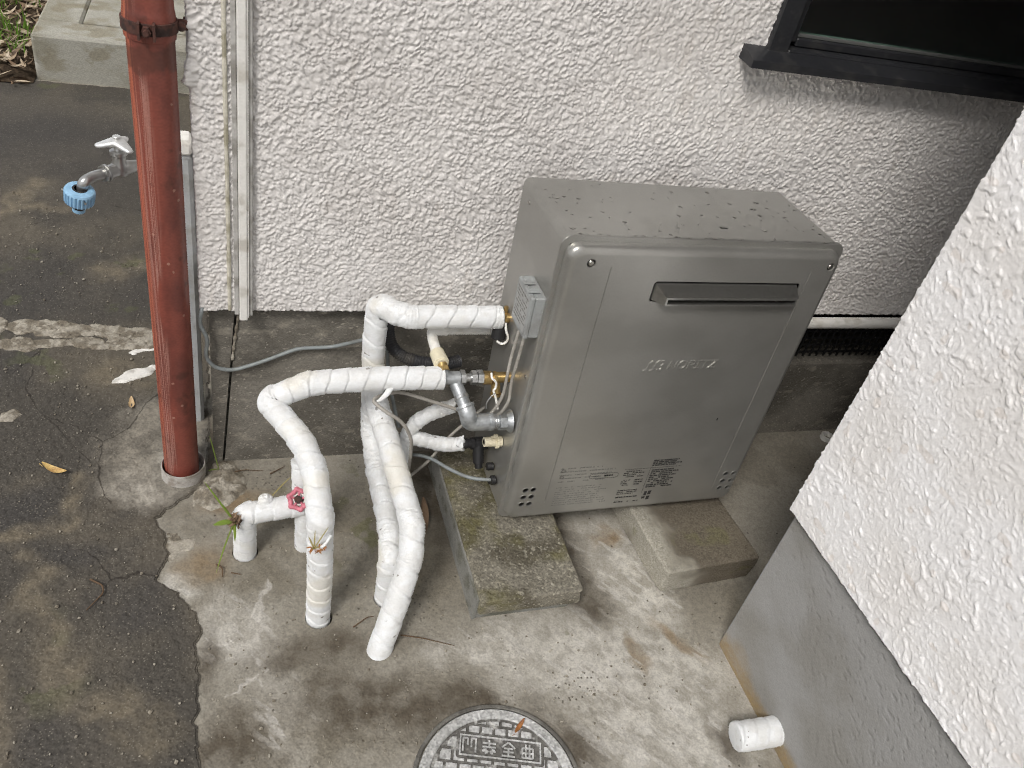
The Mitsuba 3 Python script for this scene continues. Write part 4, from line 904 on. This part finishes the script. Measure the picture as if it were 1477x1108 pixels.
bx = thing('black_grommet', 'black rubber cable grommet at the lower edge of the heater side', 'grommet')
part('ring', cat(cyl((.4925, -.2000, .1300), (.5010, -.2000, .1300), .0090, seg=20, ch=.001), cyl((.4880, -.1780, .1440), (.5010, -.1780, .1440), .0075, seg=16, ch=.001), cyl((.4960, -.190, .1190), (.5020, -.190, .1150), .0070, seg=16)), 'black_plastic', bx)
bc = thing('conduit', 'black corrugated conduit curving behind the upright taped pipe', 'conduit')
part('corrugated_tube', sweep([(.3075, -.0150, .3560), (.3098, -.0200, .3364), (.3156, -.0300, .3130), (.3358, -.0400, .2969), (.3663, -.0500, .2930), (.4093, -.0600, .2936), (.4400, -.0500, .2936)], .0108, 22, .02, .0008, lambda S, t, c: .0011 * np.sin(S * 2 * np.pi / .0046)), 'conduit_black', bc)
gcl = thing('conduit', 'upper end of a grey plain conduit sleeve above the black corrugated one', 'conduit')
part('sleeve', cyl((.3075, -.0150, .3900), (.3085, -.0170, .3480), .0125, seg=20, ch=.001), 'conduit_black', gcl)

# cables
obj('cable', sweep([(.0035, .012, .385), (.0005, -.004, .3710), (-.0055, .0000, .3420), (.0085, .003, .3084), (.0020, .003, .2714), (.0150, .006, .2437), (.0459, .010, .2321), (.0986, .011, .2513), (.1574, .011, .2799), (.2179, .009, .2838), (.2680, -.020, .3214), (.3000, -.024, .3400), (.312, -.02, .30), (.318, -.03, .24), (.335, -.09, .17)], .0034, 12, .016, .002), 'cable_grey', smooth=True, label='grey cable looping across the dark foundation from the wall corner', category='cable')
obj('cable', sweep([(.4300, -.1500, .2580), (.3663, -.1500, .2857), (.3093, -.1500, .3090), (.2741, -.1620, .3095), (.2600, -.1750, .3110), (.2801, -.1930, .3021), (.3091, -.2000, .2851), (.3301, -.2000, .2462), (.3363, -.1900, .1903), (.3483, -.1500, .0968), (.352, -.13, .05)], .0031, 12, .03, .003), 'cable_pale', smooth=True, label='pale grey cable looped around the front of the taped pipes', category='cable')
obj('cable', sweep([(.3300, -.1000, .1050), (.3679, -.1000, .1098), (.3951, -.1200, .1180), (.4262, -.1600, .1221), (.4586, -.1900, .1259), (.5010, -.2000, .1300)], .0034, 12, .03, .003), 'cable_grey', smooth=True, label='grey power cable running into the black grommet', category='cable')
obj('cable', sweep([(.3500, -.1250, .0600), (.3681, -.1200, .0777), (.3971, -.1150, .1050), (.4330, -.0880, .1350), (.4680, -.0880, .1800), (.4960, -.0850, .2100)], .0030, 12, .03, .003), 'cable_pale', smooth=True, label='pale cable rising slantwise behind the thin wrapped hoses', category='cable')
obj('cable', sweep([(.4770, -.2010, .4850), (.4750, -.2033, .4682), (.4740, -.1994, .4167), (.4700, -.2114, .3830), (.4690, -.2172, .3507), (.4640, -.2085, .3130), (.4580, -.1980, .2883), (.455, -.186, .262)], .0027, 12, .03, .003), 'cable_pale', smooth=True, label='pale cable hanging from the junction box, farther from the front', category='cable')
obj('cable', sweep([(.4790, -.2200, .4900), (.4780, -.2219, .4749), (.4780, -.2186, .4244), (.4770, -.2177, .3733), (.4765, -.2290, .3477), (.4750, -.2106, .3033), (.470, -.1855, .2733), (.462, -.182, .262)], .0027, 12, .03, .003), 'cable_pale', smooth=True, label='pale cable hanging from the junction box, nearer to the front panel', category='cable')

# white pipe under the wall at the right, small pipe end in the passage
wp_ = thing('drain_pipe', 'white horizontal drain pipe under the wall right of the heater', 'pipe')
part('pipe', cyl((.93, -.026, .3640), (2.6, -.026, .3640), .0125, seg=24), 'pvc_white', wp_)
for x in (1.7, 2.3): part('clamp', cat(cyl((x, -.026, .3640), (x + .015, -.026, .3640), .0140, seg=24), box(x + .003, x + .012, -.026, .02, .355, .359)), 'galvanised', wp_, 25)
obj('pipe_end', lathe([(.012, -.01), (.016, -.01), (.016, .012), (.012, .012), (.012, -.01)], (1.452, -.012, 0), (0, 0, 1), 24), 'pvc_white', label='small pale pipe end on the ground in the dark passage', category='pipe')

# ------------------------------------------------------------------ red downpipe, standpipe, tap
dp = thing('downpipe', 'weathered red painted metal downpipe at the house corner', 'downpipe')
PX, PY = -.047, -.0075
part('pipe', sweep([(PX, PY, .004), (PX, PY, .808)], .0298, 48, .01, .01, lambda S, t, c: .0005 * (meshkit.fbm(np.stack([S * 18, np.cos(t) * 2, np.sin(t) * 2], -1), 3, 2) - .5)), 'red_paint', dp, 40)
part('upper_pipe', lathe([(.0300, .802), (.0318, .803), (.0322, .808), (.0322, .832), (.0315, .836), (.0308, .842), (.0306, .86), (.0306, 3.2)], (PX, PY, 0), (0, 0, 1), 48), 'red_paint', dp, 40)
bd = part('bracket', lathe([(.0324, .812), (.0346, .8125), (.0346, .8265), (.0324, .827)], (PX, PY, 0), (0, 0, 1), 48), 'rust', dp, 40)
part('bolt', cat(cyl((PX - .002, PY - .034, .8195), (PX - .002, PY - .043, .8195), .0065, seg=6), cyl((PX - .002, PY - .042, .8195), (PX - .002, PY - .047, .8195), .0035), box(PX - .012, PX - .009, PY - .046, PY - .032, .810, .830), box(PX + .006, PX + .009, PY - .046, PY - .032, .810, .830)), 'rust', bd, 25)
part('arm', cat(box(PX + .030, PX + .046, PY + .004, PY + .010, .813, .826, .001), cyl((PX + .038, PY - .004, .8195), (PX + .038, PY + .004, .8195), .006, seg=10), box(PX + .040, PX + .048, PY + .006, .02, .815, .824)), 'rust', bd, 25)
part('socket', lathe([(.0365, -.02), (.0365, .028), (.0375, .030), (.0385, .030), (.0395, .028), (.0395, -.02)], (PX + .003, PY - .002, 0), (0, 0, 1), 48, lambda T_, Z: .012 * np.cos(2 * T_ + .7)), 'socket_plastic', dp, 40, 'grey plastic socket ring at the foot')

sp_ = thing('standpipe', 'grey square water standpipe behind the red downpipe', 'standpipe')
part('post', box(-.0520, -.0085, .135, .180, -.1, .574, .006), 'standpipe_plastic', sp_, 40)
part('cap', cat(box(-.0525, -.0075, .1340, .1810, .5745, .600, .005)), 'pvc_white', sp_, 40)
fc = thing('tap', 'chrome garden tap with white-metal wing handle on the standpipe', 'tap')
TB = np.array([-.112, .1020, .5625])
dirb = np.array([-.55, -.84, 0]); dirb /= np.linalg.norm(dirb)      # the spout points to the front left
side = np.array([dirb[1], -dirb[0], 0])
back = np.array([-.040, .150, .5625])
dshaft = (back - TB) / np.linalg.norm(back - TB)
part('shank', sweep([TB - dshaft * .012, TB, TB + dshaft * .03, back], lambda s: np.interp(s, [0, .006, .016, .034, .045, .06, .2], [.0095, .0118, .0128, .0092, .0080, .0078, .0078]), 28, .004, .002), 'chrome', fc)
body_p = [(0, -.0125), (.006, -.0122), (.0108, -.009), (.0126, 0), (.0118, .007), (.0098, .013), (.0092, .021), (.0105, .0225), (.0125, .024), (.0125, .029), (.0105, .0305), (.0060, .031), (.0045, .036), (.0045, .040), (0, .040)]
part('body', lathe(body_p, TB, (0, 0, 1), 32), 'chrome', fc, 35)
p1 = TB + np.array([-.030, -.030, .0]); d1 = (p1 - TB) / np.linalg.norm(p1 - TB)
part('collar', cat(cyl(TB + d1 * .008, TB + d1 * .026, .0105, .0100, 24), cyl(TB + d1 * .024, TB + d1 * .0265, .0135, seg=24), cyl(TB + d1 * .0265, TB + d1 * .031, .0125, seg=8)), 'chrome', fc, 30)
part('spout', sweep([TB + d1 * .030, TB + d1 * .050 + (0, 0, .001), TB + d1 * .066 + (0, 0, -.003), TB + d1 * .071 + (-.003, .010, -.030)], .0080, 24, .014, .002), 'chrome', fc)
# handle: three lobed wing
hl = []
hc = TB + np.array([0, 0, .044])
for k in range(3):
    a = math.radians(72 + 120 * k); e = hc + np.array([math.cos(a), math.sin(a), -.22]) * .0255
    hl.append(m3.Manifold.batch_hull([m3.Manifold.sphere(.0125, 24).scale((1, 1, .5)).translate(tuple(hc)), m3.Manifold.sphere(.0062, 16).scale((1, 1, .6)).translate(tuple(e))]))
hm = hl[0] + hl[1] + hl[2]
hm = from_m3(hm.refine_to_length(.002)); trimesh.smoothing.filter_taubin(hm, iterations=8)
hd_ = part('handle', hm, 'handle_metal', fc, True)
part('button', lathe([(0, 0), (.0062, 0), (.0062, .0030), (.0052, .0042), (0, .0046)], hc + (0, 0, .0048), (0, 0, 1), 24), 'handle_metal', hd_, 35)
ho = thing('hose_connector', 'light blue ribbed plastic hose connector hanging on the tap spout', 'hose connector')
SE = TB + d1 * .071 + (.001, -.002, .003)
AXH = np.array([.16, -.16, .95]); AXH /= np.linalg.norm(AXH); HN, HB, _ = frame_of(AXH)
rip = lambda T_, Z: np.where((Z > -.040) & (Z < -.021), .06 * np.clip(3 * np.cos(24 * T_), -1, 1), 0)
part('nut', lathe([(.0100, -.016), (.0170, -.016), (.0200, -.0175), (.0212, -.0200), (.0206, -.0215), (.0196, -.0385), (.0170, -.0410), (0, -.0410)], SE, AXH, 168, rip), 'sky_blue_plastic', ho, 30)
part('nozzle', lathe([(0, -.040), (.0100, -.040), (.0100, -.047), (.0082, -.048), (.0082, -.050), (.0096, -.0505), (.0090, -.057), (.0060, -.0575), (.0060, -.050), (0, -.050)], SE, AXH, 32), 'sky_blue_plastic', ho, 35)
part('gasket', lathe([(.0083, -.0475), (.0096, -.0478), (.0096, -.0502), (.0083, -.0505)], SE, AXH, 32), 'frame_black', ho, 35)
part('inner_ring', lathe([(.0078, -.0155), (.0105, -.0155), (.0105, -.024), (.0078, -.024)], SE, AXH, 32), 'black_plastic', ho, 35)
for a in (0.4, 2.5, 4.6):
    dd = HN * math.cos(a) + HB * math.sin(a); part('screw', cyl(SE + dd * .019 + AXH * -.025, SE + dd * .0245 + AXH * -.025, .0017, seg=10), 'screw_metal', ho)

# ------------------------------------------------------------------ weeds, leaves, twigs
def weed(key_label, base, bl, mat, cat_='weed'):
    w = thing('weed', key_label, cat_)
    for (dx, dy, dz, l, wdt, droop) in bl:
        P0 = np.array(base); d = np.array([dx, dy, dz], float); d /= np.linalg.norm(d)
        s = np.cross(d, (CAM - P0) / np.linalg.norm(CAM - P0) * 0 + np.array([.2, -.6, .7])); s /= np.linalg.norm(s); nn = np.cross(s, d)
        V = []; ts = np.linspace(0, 1, 9)
        for t in ts:
            c = P0 + d * l * t + np.array([0, 0, -droop * l * t * t]); ww = wdt * (.6 + .8 * t) * (1 - t ** 3) + .0001
            V += [c - s * ww, c + nn * ww * .35, c + s * ww]
        F = []
        for i in range(8):
            for k in (0, 1): F += [(3 * i + k, 3 * i + 3 + k, 3 * i + 4 + k), (3 * i + k, 3 * i + 4 + k, 3 * i + 1 + k)]
        part('blade', trimesh.Trimesh(V, F, process=False), mat[0] if len(mat) == 1 or rng.random() < .65 else mat[1], w, True)
    return w
w1 = weed('green weed sprouting from the open left end of the short taped pipe bridge', (.043, -.232, .105), [(-.55, .45, .75, .085, .0016, .0), (-.45, .5, .55, .045, .0022, .1), (-.7, -.1, .25, .036, .0048, .3), (-.35, -.75, -.25, .075, .0013, .35), (-.3, .2, .5, .04, .0014, .1), (.0, -.7, -.1, .03, .0026, .4)], ['weed_green', 'weed_straw'])
part('root_clump', scatter_leaves(60, (-.007, .008), (-.008, .008), (-.010, .011), (.007, .015), (.002, .0045), 9).apply_translation((.043, -.231, .107)), 'litter_brown', w1, True)
w2 = weed('small weed and dry leaf bits growing from the split in the upright taped pipe', (.1530, -.3840, .2035), [(.05, .35, .9, .030, .0011, 0), (.5, .2, .9, .042, .0010, 0), (-.3, .3, .8, .024, .0014, .1), (-.2, -.3, .6, .016, .0020, .3), (.3, -.2, .5, .015, .0020, .3)], ['weed_straw', 'weed_green'])
part('leaf_clump', scatter_leaves(26, (-.012, .014), (-.004, .004), (-.004, .003), (.006, .012), (.0015, .003), 3).apply_translation((.1570, -.3850, .2030)), 'leaf_rust', w2, True)
w3 = weed('thin straw blade rising behind the taped knot of the pipe bridge', (.104, -.198, .124), [(.6, .35, .6, .05, .0011, .15)], ['weed_straw'])
w4 = weed('thin grass blade at the foot of the foundation crack', (.018, -.012, .01), [(-.15, .05, .95, .09, .0011, .05), (-.5, -.4, .5, .03, .001, .2)], ['weed_green', 'weed_straw'])

def leaf(lbl, x, y, z, L, W, yaw, mat, curl=.35, bend=.5, tilt=(0, 0)):
    V, F = leaf_shape(L, W, curl, bend, 12)
    M = trimesh.transformations.euler_matrix(tilt[0], tilt[1], yaw)[:3, :3]
    V = V @ M.T; V[:, 2] += z - V[:, 2].min() + .0006; V[:, :2] += (x, y)
    m = trimesh.Trimesh(V, F, process=False)
    stem = sweep([np.array([x, y, z + .002]) + M @ np.array([-L * .5, 0, .0]), np.array([x, y, z + .003]) + M @ np.array([-L * .66, L * .03, .002])], .0006, 6, .001, .002)
    k = thing('leaf', lbl, 'leaf'); part('blade', m, mat, k, True); part('stalk', stem, mat, k, True)
leaf('yellow fallen leaf lying alone on the asphalt at the left', -.262, .010, .005, .050, .014, -.55, 'leaf_yellow')
leaf('tan fallen leaf on the pale concrete left of the downpipe foot', -.147, .193, .002, .036, .011, -1.5, 'leaf_dry')
leaf('curled orange dry leaf lying on the manhole cover', .452, -.612, .007, .030, .007, .75, 'leaf_rust', .6, .4)
leaf('brown bark-like dry leaf on the ground between the pipes and the mossy block', .392, -.160, .004, .085, .014, 1.45, 'litter_brown', .5, .05)
leaf('tiny dark leaf on the asphalt under the tap', -.088, .60, .006, .025, .009, .4, 'leaf_rust')
leaf('tiny pale leaf curl on the asphalt at the photo edge', -.31, -.36, .005, .022, .007, 1.0, 'leaf_dry', .9)
def twig(lbl, pts, r=.0011):
    obj('twig', sweep(pts, lambda s: r * (1.1 - .6 * s / max(s.max(), 1e-6)), 7, .006, .002), 'twig_brown', smooth=True, label=lbl, category='twig')
twig('crooked pale twig on the asphalt near its ragged edge', [(-.18, -.245, .007), (-.160, -.262, .010), (-.158, -.275, .008), (-.18, -.305, .007)], .0016)
twig('thin straight twig at the foot of the foundation behind the pipe bridge', [(.030, -.018, .003), (.065, -.012, .005), (.10, -.016, .003)])
twig('short thin twig lying behind the stubby pipe bridge', [(.112, -.025, .003), (.140, -.008, .004)])
twig('long thin twig beside the tied pipe end', [(.300, -.418, .002), (.335, -.432, .006), (.385, -.452, .003)])
twig('branched thin twig left of the tied pipe end', [(.225, -.392, .002), (.25, -.378, .006), (.262, -.376, .003)])
twig('dark short twig on the brown stain below the left pipe leg', [(.012, -.235, .003), (.022, -.245, .006), (.022, -.262, .003)], .0015)
twig('tiny twig right of the left pipe leg', [(.036, -.255, .002), (.052, -.262, .004)])

# gritty bits: small pebbles and crumbs on the paving
def crumbs(n, poly, zb, seed, sr=(.0007, .0022)):
    r = np.random.default_rng(seed); x0, y0, x1, y1 = poly.bounds; L = []
    base = trimesh.creation.icosphere(0)
    while len(L) < n:
        x, y = r.uniform(x0, x1), r.uniform(y0, y1)
        if not poly.contains(Point(x, y)): continue
        s = r.uniform(*sr) * r.choice([1, 1, 1, 1.6]); b = base.copy(); b.vertices = b.vertices * s * r.uniform(.5, 1.2, 3) + r.normal(0, .12 * s, b.vertices.shape) + (x, y, zb + s * .3); L.append(b)
    return cat(*L)
obj('grit', cat(crumbs(900, Polygon([(-.45, -.75), (-.03, -.75), (-.03, -.33), (-.10, -.22), (-.2, .0), (-.12, .25), (-.05, .9), (-.7, 1.2), (-.5, .1)]), .005, 3), crumbs(500, Polygon([(0, -.75), (.9, -.6), (.85, -.45), (.62, -.46), (.40, -.40), (.3, -.05), (.03, -.05), (0, -.3)]), 0, 4)), 'pale_mortar', smooth=False, kind='stuff', label='scattered pale grit and crumbs on the paving', category='grit')
